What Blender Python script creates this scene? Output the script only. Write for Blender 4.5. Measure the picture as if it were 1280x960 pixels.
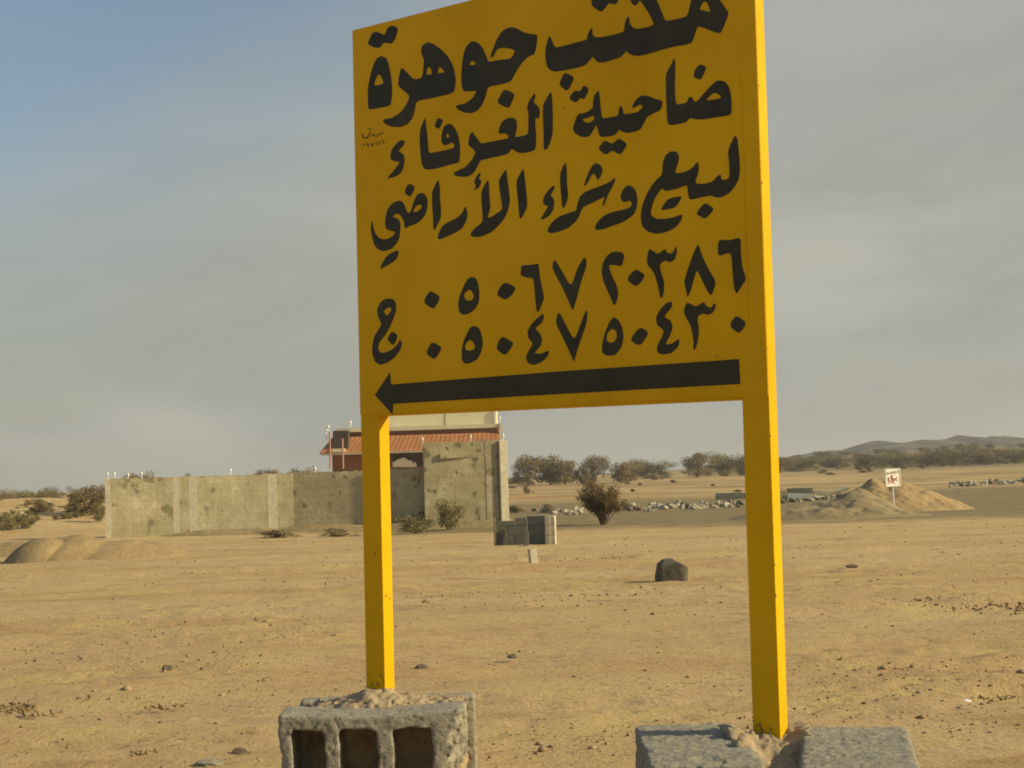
import bpy, bmesh, math, random
import numpy as np
from mathutils import Vector, Matrix, noise as mnoise
from math import radians, sin, cos, pi

scene = bpy.context.scene
C = scene.collection
for o in list(bpy.data.objects): bpy.data.objects.remove(o)

# ------------------------------------------------------------------ camera
EYE = 0.74
cam_d = bpy.data.cameras.new('camera'); cam = bpy.data.objects.new('camera', cam_d); C.objects.link(cam)
CR = Matrix(((0.99952, 0.030985, 0.0), (0.002014, -0.064958, -0.997886), (-0.03092, 0.997407, -0.064989)))
cam.matrix_world = Matrix.Translation((0, 0, EYE)) @ CR.to_4x4()
cam_d.sensor_width = 36; cam_d.lens = 50.93; cam_d.clip_end = 9000; cam_d.clip_start = 0.05
scene.camera = cam
scene.render.resolution_x, scene.render.resolution_y = 1024, 768
FOC = 1811.0

# ------------------------------------------------------------------ light
SUN_EL, SUN_AZ = radians(25), radians(99)          # azimuth clockwise from the view direction (+Y)
sun_dir = Vector((sin(SUN_AZ)*cos(SUN_EL), cos(SUN_AZ)*cos(SUN_EL), sin(SUN_EL)))
sl = bpy.data.lights.new('sun', 'SUN'); sl.energy = 5.0; sl.angle = radians(1.0); sl.color = (1.0, 0.84, 0.52)
so = bpy.data.objects.new('sun', sl); C.objects.link(so)
so.rotation_euler = sun_dir.to_track_quat('Z', 'Y').to_euler(); so.location = (30, 0, 30)

world = bpy.data.worlds.new('World'); scene.world = world; world.use_nodes = True
wn, wl = world.node_tree.nodes, world.node_tree.links
wn.clear()
w_out = wn.new('ShaderNodeOutputWorld'); w_bg = wn.new('ShaderNodeBackground')
w_sky = wn.new('ShaderNodeTexSky'); w_sky.sky_type = 'NISHITA'; w_sky.sun_disc = False
w_sky.sun_elevation = SUN_EL; w_sky.sun_rotation = SUN_AZ
w_sky.dust_density = 3.0; w_sky.air_density = 1.2; w_sky.ozone_density = 1.5
w_tc = wn.new('ShaderNodeTexCoord')
w_map = wn.new('ShaderNodeMapping'); w_map.inputs['Scale'].default_value = (1.6, 1.6, 5.5); w_map.inputs['Rotation'].default_value = (0, radians(-9), 0)
w_n = wn.new('ShaderNodeTexNoise'); w_n.inputs['Scale'].default_value = 2.0; w_n.inputs['Detail'].default_value = 6; w_n.inputs['Roughness'].default_value = 0.5; w_n.inputs['Distortion'].default_value = 0.6
w_n2 = wn.new('ShaderNodeTexNoise'); w_n2.inputs['Scale'].default_value = 1.7; w_n2.inputs['Detail'].default_value = 3
w_r = wn.new('ShaderNodeMapRange'); w_r.inputs['From Min'].default_value = 0.38; w_r.inputs['From Max'].default_value = 0.62; w_r.inputs['To Min'].default_value = 0.80; w_r.inputs['To Max'].default_value = 0.97
w_sep = wn.new('ShaderNodeSeparateXYZ')
w_h = wn.new('ShaderNodeMapRange'); w_h.inputs['From Min'].default_value = 0.05; w_h.inputs['From Max'].default_value = 0.33; w_h.inputs['To Min'].default_value = 0.12; w_h.inputs['To Max'].default_value = 0.0
w_add = wn.new('ShaderNodeMath'); w_add.operation = 'ADD'; w_add.use_clamp = True
w_cr = wn.new('ShaderNodeValToRGB')
w_cr.color_ramp.elements[0].position = 0.40; w_cr.color_ramp.elements[0].color = (2.85, 2.90, 2.55, 1)
w_cr.color_ramp.elements[1].position = 0.68; w_cr.color_ramp.elements[1].color = (3.65, 3.62, 3.12, 1)
w_mix = wn.new('ShaderNodeMix'); w_mix.data_type = 'RGBA'
wl.new(w_tc.outputs['Generated'], w_map.inputs['Vector']); wl.new(w_map.outputs['Vector'], w_n.inputs['Vector'])
wl.new(w_map.outputs['Vector'], w_n2.inputs['Vector'])
wl.new(w_n.outputs['Fac'], w_cr.inputs['Fac'])
wl.new(w_n2.outputs['Fac'], w_r.inputs['Value']); wl.new(w_tc.outputs['Generated'], w_sep.inputs['Vector']); wl.new(w_sep.outputs['Z'], w_h.inputs['Value'])
wl.new(w_r.outputs['Result'], w_add.inputs[0]); wl.new(w_h.outputs['Result'], w_add.inputs[1])
# the cloud sheet thins out towards the left and overhead
w_x = wn.new('ShaderNodeMath'); w_x.operation = 'MULTIPLY_ADD'; w_x.inputs[1].default_value = -0.5
w_y = wn.new('ShaderNodeMath'); w_y.operation = 'MULTIPLY_ADD'; w_y.inputs[1].default_value = 0.30
w_t = wn.new('ShaderNodeMapRange'); w_t.interpolation_type = 'SMOOTHSTEP'
for _k, _v in zip(('From Min', 'From Max', 'To Min', 'To Max'), (0.36, 0.60, 1.0, 0.05)): w_t.inputs[_k].default_value = _v
w_m2 = wn.new('ShaderNodeMath'); w_m2.operation = 'MULTIPLY'
wl.new(w_sep.outputs['X'], w_x.inputs[0]); wl.new(w_sep.outputs['Z'], w_x.inputs[2])
wl.new(w_n2.outputs['Fac'], w_y.inputs[0]); wl.new(w_x.outputs[0], w_y.inputs[2]); wl.new(w_y.outputs[0], w_t.inputs['Value'])
wl.new(w_add.outputs[0], w_m2.inputs[0]); wl.new(w_t.outputs['Result'], w_m2.inputs[1])
wl.new(w_m2.outputs[0], w_mix.inputs[0]); wl.new(w_sky.outputs['Color'], w_mix.inputs[6]); wl.new(w_cr.outputs['Color'], w_mix.inputs[7])
wl.new(w_mix.outputs[2], w_bg.inputs['Color']); w_bg.inputs['Strength'].default_value = 0.118
wl.new(w_bg.outputs['Background'], w_out.inputs['Surface'])

scene.cycles.filter_width = 1.8
scene.view_settings.view_transform = 'Standard'; scene.view_settings.look = 'None'
scene.view_settings.exposure = 0.13; scene.view_settings.gamma = 1.0

# ------------------------------------------------------------------ helpers
rnd = random.Random(11)

def ray(px, py):                                     # photograph pixel -> direction with unit forward part
    d = CR @ Vector(((px-640)/FOC, -(py-480)/FOC, -1.0)); return d / d.y
def at(px, py, Y): d = ray(px, py); return Vector((d.x*Y, Y, EYE + d.z*Y))

def _hash(ix, iy, iz, seed):
    h = (ix.astype(np.int64)*374761393 + iy.astype(np.int64)*668265263 + iz.astype(np.int64)*2147483647 + seed*974634777) & 0x7fffffff
    h = ((h ^ (h >> 13)) * 1274126177) & 0x7fffffff
    h = ((h ^ (h >> 16)) * 2246822519) & 0x7fffffff
    return (h & 0xffff)/65535.0*2-1
def vnoise(x, y, z, seed=0):                          # smooth lattice noise, -1..1
    x, y, z = np.broadcast_arrays(np.asarray(x, float), np.asarray(y, float), np.asarray(z, float))
    ix, iy, iz = np.floor(x), np.floor(y), np.floor(z)
    fx, fy, fz = x-ix, y-iy, z-iz
    fx, fy, fz = fx*fx*(3-2*fx), fy*fy*(3-2*fy), fz*fz*(3-2*fz)
    r = 0
    for a in (0, 1):
        for b in (0, 1):
            for c in (0, 1):
                r = r + _hash(ix+a, iy+b, iz+c, seed)*(fx if a else 1-fx)*(fy if b else 1-fy)*(fz if c else 1-fz)
    return r
def fbm(x, y, z, seed=0, octv=4, gain=0.5):
    r = 0; a = 1.0; s = 1.0
    for i in range(octv):
        r = r + a*vnoise(np.asarray(x)*s, np.asarray(y)*s, np.asarray(z)*s, seed+i*17); a *= gain; s *= 2.03
    return r

def tag(o, label=None, cat=None, group=None, kind=None):
    if label: o['label'] = label
    if cat: o['category'] = cat
    if group: o['group'] = group
    if kind: o['kind'] = kind
    return o
def empty(name, loc=(0, 0, 0), rz=0.0, label=None, cat=None, group=None):
    o = bpy.data.objects.new(name, None); C.objects.link(o); o.location = loc; o.rotation_euler = (0, 0, rz)
    o.empty_display_size = 0.1
    return tag(o, label, cat, group)
def link(name, me, m=None, parent=None, loc=None, smooth=False):
    if m is not None and len(me.materials) == 0: me.materials.append(m)
    if smooth:
        for p in me.polygons: p.use_smooth = True
    o = bpy.data.objects.new(name, me); C.objects.link(o)
    if parent is not None: o.parent = parent
    if loc is not None: o.location = loc
    return o
def pyd(name, v, f, m=None, parent=None, loc=None, smooth=False):
    me = bpy.data.meshes.new(name); me.from_pydata([tuple(p) for p in v], [], [tuple(int(i) for i in q) for q in f]); me.update()
    return link(name, me, m, parent, loc, smooth)
def np_mesh(name, v, q):                              # fast quad mesh from arrays
    me = bpy.data.meshes.new(name); me.vertices.add(len(v)); me.vertices.foreach_set('co', np.ascontiguousarray(v, dtype=np.float32).ravel())
    n = len(q); k = q.shape[1]
    me.loops.add(n*k); me.polygons.add(n)
    me.loops.foreach_set('vertex_index', np.ascontiguousarray(q, dtype=np.int32).ravel())
    me.polygons.foreach_set('loop_start', np.arange(0, n*k, k, dtype=np.int32))
    me.polygons.foreach_set('loop_total', np.full(n, k, dtype=np.int32))
    me.update(calc_edges=True); me.validate(); return me

class MB:                                             # collects boxes, prisms and tubes into one mesh
    def __init__(s): s.v = []; s.f = []
    def add(s, v, f):
        b = len(s.v); s.v += [tuple(p) for p in v]; s.f += [tuple(b+i for i in q) for q in f]; return s
    def box(s, c, d, rz=0.0, jit=0.0):
        cx, cy, cz = c; hx, hy, hz = d[0]/2, d[1]/2, d[2]/2; v = []
        for z in (-hz, hz):
            for x, y in ((-hx, -hy), (hx, -hy), (hx, hy), (-hx, hy)):
                x += rnd.uniform(-jit, jit); y += rnd.uniform(-jit, jit); z2 = z+rnd.uniform(-jit, jit)
                v.append((cx + x*cos(rz)-y*sin(rz), cy + x*sin(rz)+y*cos(rz), cz+z2))
        return s.add(v, [(0, 3, 2, 1), (4, 5, 6, 7), (0, 1, 5, 4), (1, 2, 6, 5), (2, 3, 7, 6), (3, 0, 4, 7)])
    def tube(s, pts, rad, n=5, cap=True):
        b = len(s.v); pts = [Vector(p) for p in pts]
        for i, p in enumerate(pts):
            d = (pts[min(i+1, len(pts)-1)] - pts[max(i-1, 0)]).normalized()
            a = d.cross(Vector((0.31, 0.2, 1)) if abs(d.z) < 0.95 else Vector((1, 0, 0))).normalized(); c = d.cross(a)
            r = rad[i] if isinstance(rad, (list, tuple)) else rad
            for k in range(n): t = 2*pi*k/n; s.v.append(tuple(p + (a*cos(t) + c*sin(t))*r))
        for i in range(len(pts)-1):
            for k in range(n): s.f.append((b+i*n+k, b+i*n+(k+1) % n, b+(i+1)*n+(k+1) % n, b+(i+1)*n+k))
        if cap:
            s.f.append(tuple(b+k for k in reversed(range(n)))); s.f.append(tuple(b+(len(pts)-1)*n+k for k in range(n)))
        return s
    def prism(s, poly, y0, y1):                       # outline in x,z extruded along y
        n = len(poly); v = [(x, y0, z) for x, z in poly] + [(x, y1, z) for x, z in poly]
        return s.add(v, [tuple(range(n)), tuple(reversed(range(n, 2*n)))] + [(i, n+i, n+(i+1) % n, (i+1) % n) for i in range(n)])
    def ball(s, c, r, n=8, m=5, sq=1.0):
        b = len(s.v); c = Vector(c)
        for j in range(m+1):
            t = pi*j/m
            for k in range(n): a = 2*pi*k/n; s.v.append((c.x+r*sin(t)*cos(a), c.y+r*sin(t)*sin(a), c.z+r*cos(t)*sq))
        for j in range(m):
            for k in range(n): s.f.append((b+j*n+k, b+(j+1)*n+k, b+(j+1)*n+(k+1) % n, b+j*n+(k+1) % n))
        return s
    def build(s, name, m, parent=None, loc=None, smooth=False, bevel=0.0):
        o = pyd(name, s.v, s.f, m, parent, loc, smooth)
        if bevel:
            bm = bmesh.new(); bm.from_mesh(o.data)
            bmesh.ops.bevel(bm, geom=list(bm.edges), offset=bevel, segments=2, affect='EDGES', profile=0.6)
            bm.to_mesh(o.data); bm.free()
        return o

def surface_net(fn, lo, hi, h):                       # polygonise fn < 0 on a grid
    ax = [np.arange(lo[i]-2*h, hi[i]+3*h, h) for i in range(3)]
    X, Y, Z = np.meshgrid(*ax, indexing='ij'); F = fn(X, Y, Z)
    nx, ny, nz = F.shape; S = F < 0
    cells = tuple(n-1 for n in F.shape)
    acc = np.zeros(cells+(3,)); cnt = np.zeros(cells)
    def corner(a, b, c): return (slice(a, nx-1+a), slice(b, ny-1+b), slice(c, nz-1+c))
    P = np.stack([X, Y, Z], -1)
    E = [((a, b, 0), (a, b, 1)) for a in (0, 1) for b in (0, 1)] + [((a, 0, b), (a, 1, b)) for a in (0, 1) for b in (0, 1)] + [((0, a, b), (1, a, b)) for a in (0, 1) for b in (0, 1)]
    for c0, c1 in E:
        f0, f1 = F[corner(*c0)], F[corner(*c1)]; cr = (f0 < 0) != (f1 < 0)
        t = np.where(cr, f0/np.where(f0 == f1, 1, f0-f1), 0)[..., None]
        p = P[corner(*c0)]*(1-t)+P[corner(*c1)]*t
        acc += np.where(cr[..., None], p, 0); cnt += cr
    act = cnt > 0; idx = np.full(cells, -1); idx[act] = np.arange(act.sum()); V = acc[act]/cnt[act][:, None]
    Q = []
    for axis in range(3):
        o1, o2 = [i for i in range(3) if i != axis]
        sl0 = [slice(1, n-1) for n in F.shape]; sl1 = list(sl0); sl0[axis] = slice(0, F.shape[axis]-1); sl1[axis] = slice(1, F.shape[axis])
        a, b = S[tuple(sl0)], S[tuple(sl1)]; I = np.argwhere(a != b); inside = a[tuple(I.T)]
        off = np.ones(3, int); off[axis] = 0; I = I+off
        def cell(d1, d2):
            J = I.copy(); J[:, o1] += d1; J[:, o2] += d2; return idx[tuple(J.T)]
        q = np.stack([cell(-1, -1), cell(0, -1), cell(0, 0), cell(-1, 0)], 1)
        flip = inside if axis != 1 else ~inside
        q = np.where(flip[:, None], q, q[:, ::-1]); Q.append(q)
    return V, np.concatenate(Q)
def sbox(X, Y, Z, c, hd, r=0.0):                      # rounded box distance
    qx, qy, qz = np.abs(X-c[0])-hd[0]+r, np.abs(Y-c[1])-hd[1]+r, np.abs(Z-c[2])-hd[2]+r
    return np.sqrt(np.maximum(qx, 0)**2+np.maximum(qy, 0)**2+np.maximum(qz, 0)**2)+np.minimum(np.maximum(qx, np.maximum(qy, qz)), 0)-r
def net_obj(name, fn, lo, hi, h, m, parent=None, loc=None, smooth=True):
    V, Q = surface_net(fn, lo, hi, h); return link(name, np_mesh(name, V, Q), m, parent, loc, smooth)

# ------------------------------------------------------------------ materials
def mat(name, stops, scale=5.0, detail=6, rough=0.9, bump=0.3, bdist=0.01, bscale=None, coords='Object', spec=0.3, stretch=(1, 1, 1), speck=None, metal=0.0, rrough=0.6, courses=0.0):
    """noise-coloured surface; stops = [(position, rgb)...]; speck = (scale, rgb, threshold)"""
    m = bpy.data.materials.new(name); m.use_nodes = True; nt = m.node_tree; N, L = nt.nodes, nt.links
    p = N['Principled BSDF']; p.inputs['Roughness'].default_value = rough; p.inputs['Specular IOR Level'].default_value = spec; p.inputs['Metallic'].default_value = metal
    tc = N.new('ShaderNodeTexCoord'); mp = N.new('ShaderNodeMapping'); mp.inputs['Scale'].default_value = stretch
    L.new(tc.outputs[coords], mp.inputs['Vector'])
    n = N.new('ShaderNodeTexNoise'); n.inputs['Scale'].default_value = scale; n.inputs['Detail'].default_value = detail; n.inputs['Roughness'].default_value = rrough
    L.new(mp.outputs['Vector'], n.inputs['Vector'])
    cr = N.new('ShaderNodeValToRGB'); el = cr.color_ramp.elements
    while len(el) < len(stops): el.new(0.5)
    for e, (ps, c) in zip(el, stops): e.position = ps; e.color = (*c, 1)
    L.new(n.outputs['Fac'], cr.inputs['Fac']); col = cr.outputs['Color']
    if speck:
        s = N.new('ShaderNodeTexNoise'); s.inputs['Scale'].default_value = speck[0]; s.inputs['Detail'].default_value = 3
        L.new(mp.outputs['Vector'], s.inputs['Vector'])
        r = N.new('ShaderNodeMapRange'); r.inputs['From Min'].default_value = speck[2]; r.inputs['From Max'].default_value = speck[2]+0.06
        L.new(s.outputs['Fac'], r.inputs['Value'])
        x = N.new('ShaderNodeMix'); x.data_type = 'RGBA'; x.inputs[7].default_value = (*speck[1], 1)
        L.new(r.outputs['Result'], x.inputs[0]); L.new(col, x.inputs[6]); col = x.outputs[2]
    if courses:                                       # faint joints of the block courses under the render
        m2 = N.new('ShaderNodeMapping'); m2.inputs['Rotation'].default_value = (radians(-90), 0, 0); L.new(tc.outputs['Object'], m2.inputs['Vector'])
        bt = N.new('ShaderNodeTexBrick'); bt.inputs['Scale'].default_value = 1.0; bt.inputs['Brick Width'].default_value = 0.42; bt.inputs['Row Height'].default_value = 0.21
        bt.inputs['Mortar Size'].default_value = 0.012; bt.inputs['Mortar Smooth'].default_value = 0.6; bt.inputs['Color1'].default_value = (1, 1, 1, 1); bt.inputs['Color2'].default_value = (0.80, 0.79, 0.76, 1); bt.inputs['Mortar'].default_value = (0.62, 0.6, 0.55, 1)
        L.new(m2.outputs['Vector'], bt.inputs['Vector'])
        x = N.new('ShaderNodeMix'); x.data_type = 'RGBA'; x.blend_type = 'MULTIPLY'; L.new(col, x.inputs[6]); L.new(bt.outputs['Color'], x.inputs[7])
        q = N.new('ShaderNodeMath'); q.operation = 'MULTIPLY'; q.inputs[1].default_value = courses*2; L.new(n.outputs['Fac'], q.inputs[0]); L.new(q.outputs[0], x.inputs[0]); col = x.outputs[2]
    L.new(col, p.inputs['Base Color'])
    if bump:
        b = N.new('ShaderNodeBump'); b.inputs['Strength'].default_value = bump; b.inputs['Distance'].default_value = bdist
        bn = N.new('ShaderNodeTexNoise'); bn.inputs['Scale'].default_value = bscale or scale*6; bn.inputs['Detail'].default_value = 8; bn.inputs['Roughness'].default_value = 0.7
        L.new(mp.outputs['Vector'], bn.inputs['Vector']); L.new(bn.outputs['Fac'], b.inputs['Height']); L.new(b.outputs['Normal'], p.inputs['Normal'])
    return m

M = {}
M['yellow'] = mat('yellow_paint', [(0.3, (0.60, 0.345, 0.0025)), (0.5, (0.69, 0.395, 0.003)), (0.75, (0.76, 0.46, 0.010))], 2.2, 11, rough=0.5, bump=0.15, bdist=0.002, bscale=60, spec=0.10, speck=(38, (0.30, 0.17, 0.02), 0.72))
M['black'] = mat('black_paint', [(0.3, (0.024, 0.022, 0.010)), (0.7, (0.048, 0.043, 0.020))], 9, 8, rough=0.5, bump=0.1, bdist=0.001, bscale=80, spec=0.25)
M['faint_ink'] = mat('thin_brown_ink', [(0.3, (0.12, 0.075, 0.012)), (0.7, (0.24, 0.15, 0.012))], 60, rough=0.7, bump=0)
M['clod'] = mat('dark_soil_clods', [(0.25, (0.15, 0.105, 0.045)), (0.5, (0.25, 0.18, 0.08)), (0.75, (0.36, 0.26, 0.13))], 3.0, 4, bump=0.3, bdist=0.01)
M['block'] = mat('rough_concrete', [(0.25, (0.20, 0.185, 0.145)), (0.5, (0.33, 0.305, 0.235)), (0.75, (0.46, 0.42, 0.32))], 22, 9, bump=1.0, bdist=0.008, bscale=110, rrough=0.75, speck=(130, (0.12, 0.11, 0.085), 0.62))
M['mortar'] = mat('dry_mortar', [(0.3, (0.26, 0.20, 0.12)), (0.55, (0.40, 0.31, 0.19)), (0.75, (0.50, 0.41, 0.26))], 18, 9, bump=0.9, bdist=0.008, bscale=60)
M['old_wall'] = mat('weathered_render', [(0.30, (0.24, 0.20, 0.11)), (0.43, (0.35, 0.30, 0.175)), (0.57, (0.44, 0.385, 0.235)), (0.70, (0.62, 0.56, 0.37))], 0.9, 11, bump=0.7, bdist=0.03, bscale=9, stretch=(1, 1, 0.9), speck=(3.4, (0.20, 0.17, 0.09), 0.60), rrough=0.78, courses=0.45)
M['pale_wall'] = mat('pale_sunlit_weathered_render', [(0.30, (0.24, 0.205, 0.11)), (0.44, (0.39, 0.345, 0.205)), (0.57, (0.48, 0.43, 0.275)), (0.70, (0.70, 0.64, 0.44))], 0.8, 11, bump=0.7, bdist=0.03, bscale=9, stretch=(1, 1, 0.8), speck=(3.0, (0.25, 0.215, 0.12), 0.60), rrough=0.78, courses=0.4)  # also carries the sunlit tone of the long wall's left stretch
M['grey_block'] = mat('grey_cinder_block', [(0.3, (0.11, 0.112, 0.09)), (0.7, (0.20, 0.198, 0.155))], 6, 8, bump=0.7, bdist=0.01, bscale=40)
M['pale_block'] = mat('pale_cement', [(0.3, (0.42, 0.38, 0.27)), (0.7, (0.58, 0.53, 0.39))], 8, 8, bump=0.5, bdist=0.01)
M['cream'] = mat('cream_plaster', [(0.3, (0.68, 0.60, 0.39)), (0.7, (0.80, 0.72, 0.49))], 0.9, 8, bump=0.3, bdist=0.01, bscale=6)
M['white'] = mat('white_paint', [(0.3, (0.78, 0.76, 0.68)), (0.7, (0.84, 0.82, 0.75))], 4, bump=0)
M['tile'] = mat('orange_roof_tile', [(0.3, (0.38, 0.165, 0.065)), (0.6, (0.46, 0.20, 0.08)), (0.8, (0.54, 0.27, 0.125))], 1.6, 9, bump=0.6, bdist=0.03, bscale=9)
M['maroon'] = mat('red_brown_paint', [(0.3, (0.22, 0.09, 0.05)), (0.7, (0.31, 0.135, 0.075))], 1.5, 8, bump=0.3)
M['dark'] = mat('recess_shade', [(0.3, (0.06, 0.045, 0.035)), (0.7, (0.10, 0.075, 0.055))], 2, bump=0)  # shade of the house recesses as a colour, for solid boxes
M['pink'] = mat('pink_painted_steel', [(0.3, (0.42, 0.22, 0.15)), (0.7, (0.50, 0.28, 0.20))], 2, bump=0)
M['boulder'] = mat('dark_basalt', [(0.3, (0.07, 0.065, 0.05)), (0.7, (0.13, 0.12, 0.09))], 9, 8, bump=0.6, bdist=0.01, bscale=30)
M['rock'] = mat('pale_rock', [(0.3, (0.30, 0.26, 0.18)), (0.7, (0.56, 0.50, 0.37))], 1.2, 6, bump=0.7, bdist=0.03, bscale=8, coords='Generated')
M['dark_rock'] = mat('brown_rock', [(0.3, (0.13, 0.10, 0.065)), (0.7, (0.26, 0.21, 0.13))], 1.2, 6, bump=0.7, bdist=0.03, bscale=8, coords='Generated')
M['pebble'] = mat('gravel', [(0.25, (0.14, 0.10, 0.055)), (0.5, (0.30, 0.215, 0.12)), (0.75, (0.44, 0.34, 0.20))], 2.0, 4, bump=0.3, bdist=0.01)
M['mound'] = mat('heaped_sand', [(0.3, (0.29, 0.20, 0.09)), (0.5, (0.36, 0.25, 0.115)), (0.7, (0.43, 0.30, 0.14))], 1.6, 10, bump=0.9, bdist=0.05, bscale=5, rrough=0.7)
M['grey_mound'] = mat('heaped_grey_soil', [(0.3, (0.20, 0.155, 0.08)), (0.5, (0.27, 0.21, 0.11)), (0.7, (0.36, 0.275, 0.145))], 1.6, 10, bump=0.9, bdist=0.05, bscale=5, rrough=0.7)
M['dun_mound'] = mat('dun_soil', [(0.3, (0.24, 0.175, 0.085)), (0.5, (0.30, 0.22, 0.105)), (0.7, (0.37, 0.27, 0.13))], 1.6, 10, bump=0.9, bdist=0.05, bscale=5, rrough=0.7)
M['bark'] = mat('dry_bark', [(0.3, (0.10, 0.07, 0.04)), (0.7, (0.19, 0.13, 0.075))], 8, bump=0.4)
M['dry_leaf'] = mat('dry_brown_leaves', [(0.3, (0.075, 0.05, 0.018)), (0.5, (0.13, 0.085, 0.03)), (0.75, (0.20, 0.13, 0.05))], 3.0, 4, bump=0)
M['olive_leaf'] = mat('dusty_olive_leaves', [(0.3, (0.13, 0.11, 0.045)), (0.5, (0.20, 0.17, 0.07)), (0.75, (0.30, 0.25, 0.105))], 0.8, 4, bump=0)
M['grey_leaf'] = mat('grey_brown_leaves', [(0.3, (0.14, 0.11, 0.055)), (0.5, (0.23, 0.18, 0.09)), (0.75, (0.33, 0.26, 0.135))], 0.5, 4, bump=0)
M['red'] = mat('faded_red_paint', [(0.3, (0.50, 0.13, 0.10)), (0.7, (0.60, 0.20, 0.15))], 30, bump=0)
M['darkred'] = mat('brown_red_paint', [(0.3, (0.22, 0.09, 0.06)), (0.7, (0.34, 0.16, 0.10))], 30, bump=0)
M['pale_blue'] = mat('pale_grey_blue_sheet', [(0.3, (0.40, 0.42, 0.38)), (0.7, (0.52, 0.54, 0.49))], 2, bump=0.1)
M['lid'] = mat('wood_and_dust', [(0.3, (0.20, 0.15, 0.09)), (0.7, (0.30, 0.24, 0.15))], 3, bump=0.3)
M['hill'] = mat('far_hill', [(0.3, (0.05, 0.048, 0.038)), (0.5, (0.085, 0.078, 0.058)), (0.62, (0.19, 0.16, 0.10))], 0.06, 10, bump=0.8, bdist=3, bscale=0.06, rrough=0.7)

# ------------------------------------------------------------------ terrain
TR = [0, 3, 12, 22, 40, 62, 85, 120, 200, 400, 900, 3000]
TZ = [0, 0, -.15, -.29, -.58, -.62, -.52, -.27, .18, .46, .50, .50]
def terrain(x, y, fine=True):
    x = np.asarray(x, float); y = np.asarray(y, float); r = np.hypot(x, y)
    z = np.interp(r, TR, TZ)
    z = z + 1.15*np.exp(-(((x+19.5)/8.0)**2 + ((y-57)/9.0)**2))              # dirt ridge on the left
    z = z + (4.2+1.2*vnoise(x/38, y/60, 0, 15))*np.exp(-(((x-165)/115)**4 + ((y-390)/110)**2))      # scrubby rise on the right
    z = z + 0.10*vnoise(x/14, y/9, 0, 3)*np.clip((r-12)/30, 0, 1)
    if fine:
        a = np.clip(1-(r-6)/40, 0.25, 1)
        z = z + 0.014*vnoise(x/1.3, y/0.9, 0, 5) + 0.010*vnoise(x/.42, y/.35, 0, 6)
        n1 = vnoise(x/.16, y/.13, 0, 7); rough = np.clip(0.5+1.1*vnoise(x/2.1, y/.8, 0, 9), 0, 1)
        z = z + 0.009*rough*n1 + 0.006*rough*vnoise(x/.07, y/.06, 0, 8)*a
        # old wheel ruts across the field
        for yy, amp, lo, hi in ((4.75, .030, 1.0, 9), (5.55, .030, 0.6, 9), (8.4, .035, 1.3, 30), (8.9, .03, 1.6, 30), (4.6, .03, -9, -1.05), (14.5, .03, -2, 30), (17, .03, -30, 6)):
            yc = yy + 0.25*vnoise(x/2.5, 0, 0, int(yy*10)) + 0.02*x; w = 0.10+0.006*yy
            k = np.clip((x-lo)/0.6, 0, 1)*np.clip((hi-x)/0.6, 0, 1)
            z = z + k*amp*(np.exp(-((y-yc-2*w)/w)**2)-np.exp(-((y-yc)/w)**2))*(0.6+0.6*vnoise(x/.25, y/.3, 0, 12))
    return z
def tz(x, y): return float(terrain(x, y, False))
_YS = np.geomspace(1.5, 1600, 1400)
def ground_at(px, py):                                # where the view ray of a pixel meets the ground
    d = ray(px, py); g = EYE+d.z*_YS-terrain(d.x*_YS, _YS, False)
    k = int(np.argmax(g < 0)) if (g < 0).any() else len(_YS)-1
    if k == 0: Y = _YS[0]
    else: a, c = g[k-1], g[k]; t = a/(a-c) if a != c else 0; Y = float(_YS[k-1]+(_YS[k]-_YS[k-1])*min(max(t, 0), 1))
    return Vector((d.x*Y, Y, tz(d.x*Y, Y)))

def make_ground():
    rs = [0.0]; r = 0.4
    while r < 2.4: rs.append(r); r *= 1.15
    r = 2.4
    while r < 60: rs.append(r); r *= 1.0072
    while r < 1800: rs.append(r); r *= 1.045
    rs.append(1800); rs = np.array(rs[1:])
    a_in = np.linspace(-23, 23, 560); a_out = np.arange(23+4, 360-23-1, 4.0)
    ang = np.radians(np.concatenate([a_in, a_out])); n = len(ang)
    R, A = np.meshgrid(rs, ang, indexing='ij'); X, Y = R*np.sin(A), R*np.cos(A); Z = terrain(X, Y)
    V = np.stack([X, Y, Z], -1).reshape(-1, 3); V = np.concatenate([V, [[0, 0, 0]]])
    i = np.arange(len(rs)-1)[:, None]*n; j = np.arange(n)[None]; jn = (j+1) % n
    Q = np.stack([i+j, i+n+j, i+n+jn, i+jn], -1).reshape(-1, 4)[:, ::-1]
    me = bpy.data.meshes.new('ground'); me = np_mesh('ground', V, Q)
    bm = bmesh.new(); bm.from_mesh(me); bm.verts.ensure_lookup_table(); c = len(V)-1
    for k in range(n): bm.faces.new((bm.verts[c], bm.verts[(k+1) % n], bm.verts[k]))
    bmesh.ops.recalc_face_normals(bm, faces=bm.faces)
    bm.to_mesh(me); bm.free()
    if me.polygons[0].normal.z < 0: me.flip_normals()
    return me

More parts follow.
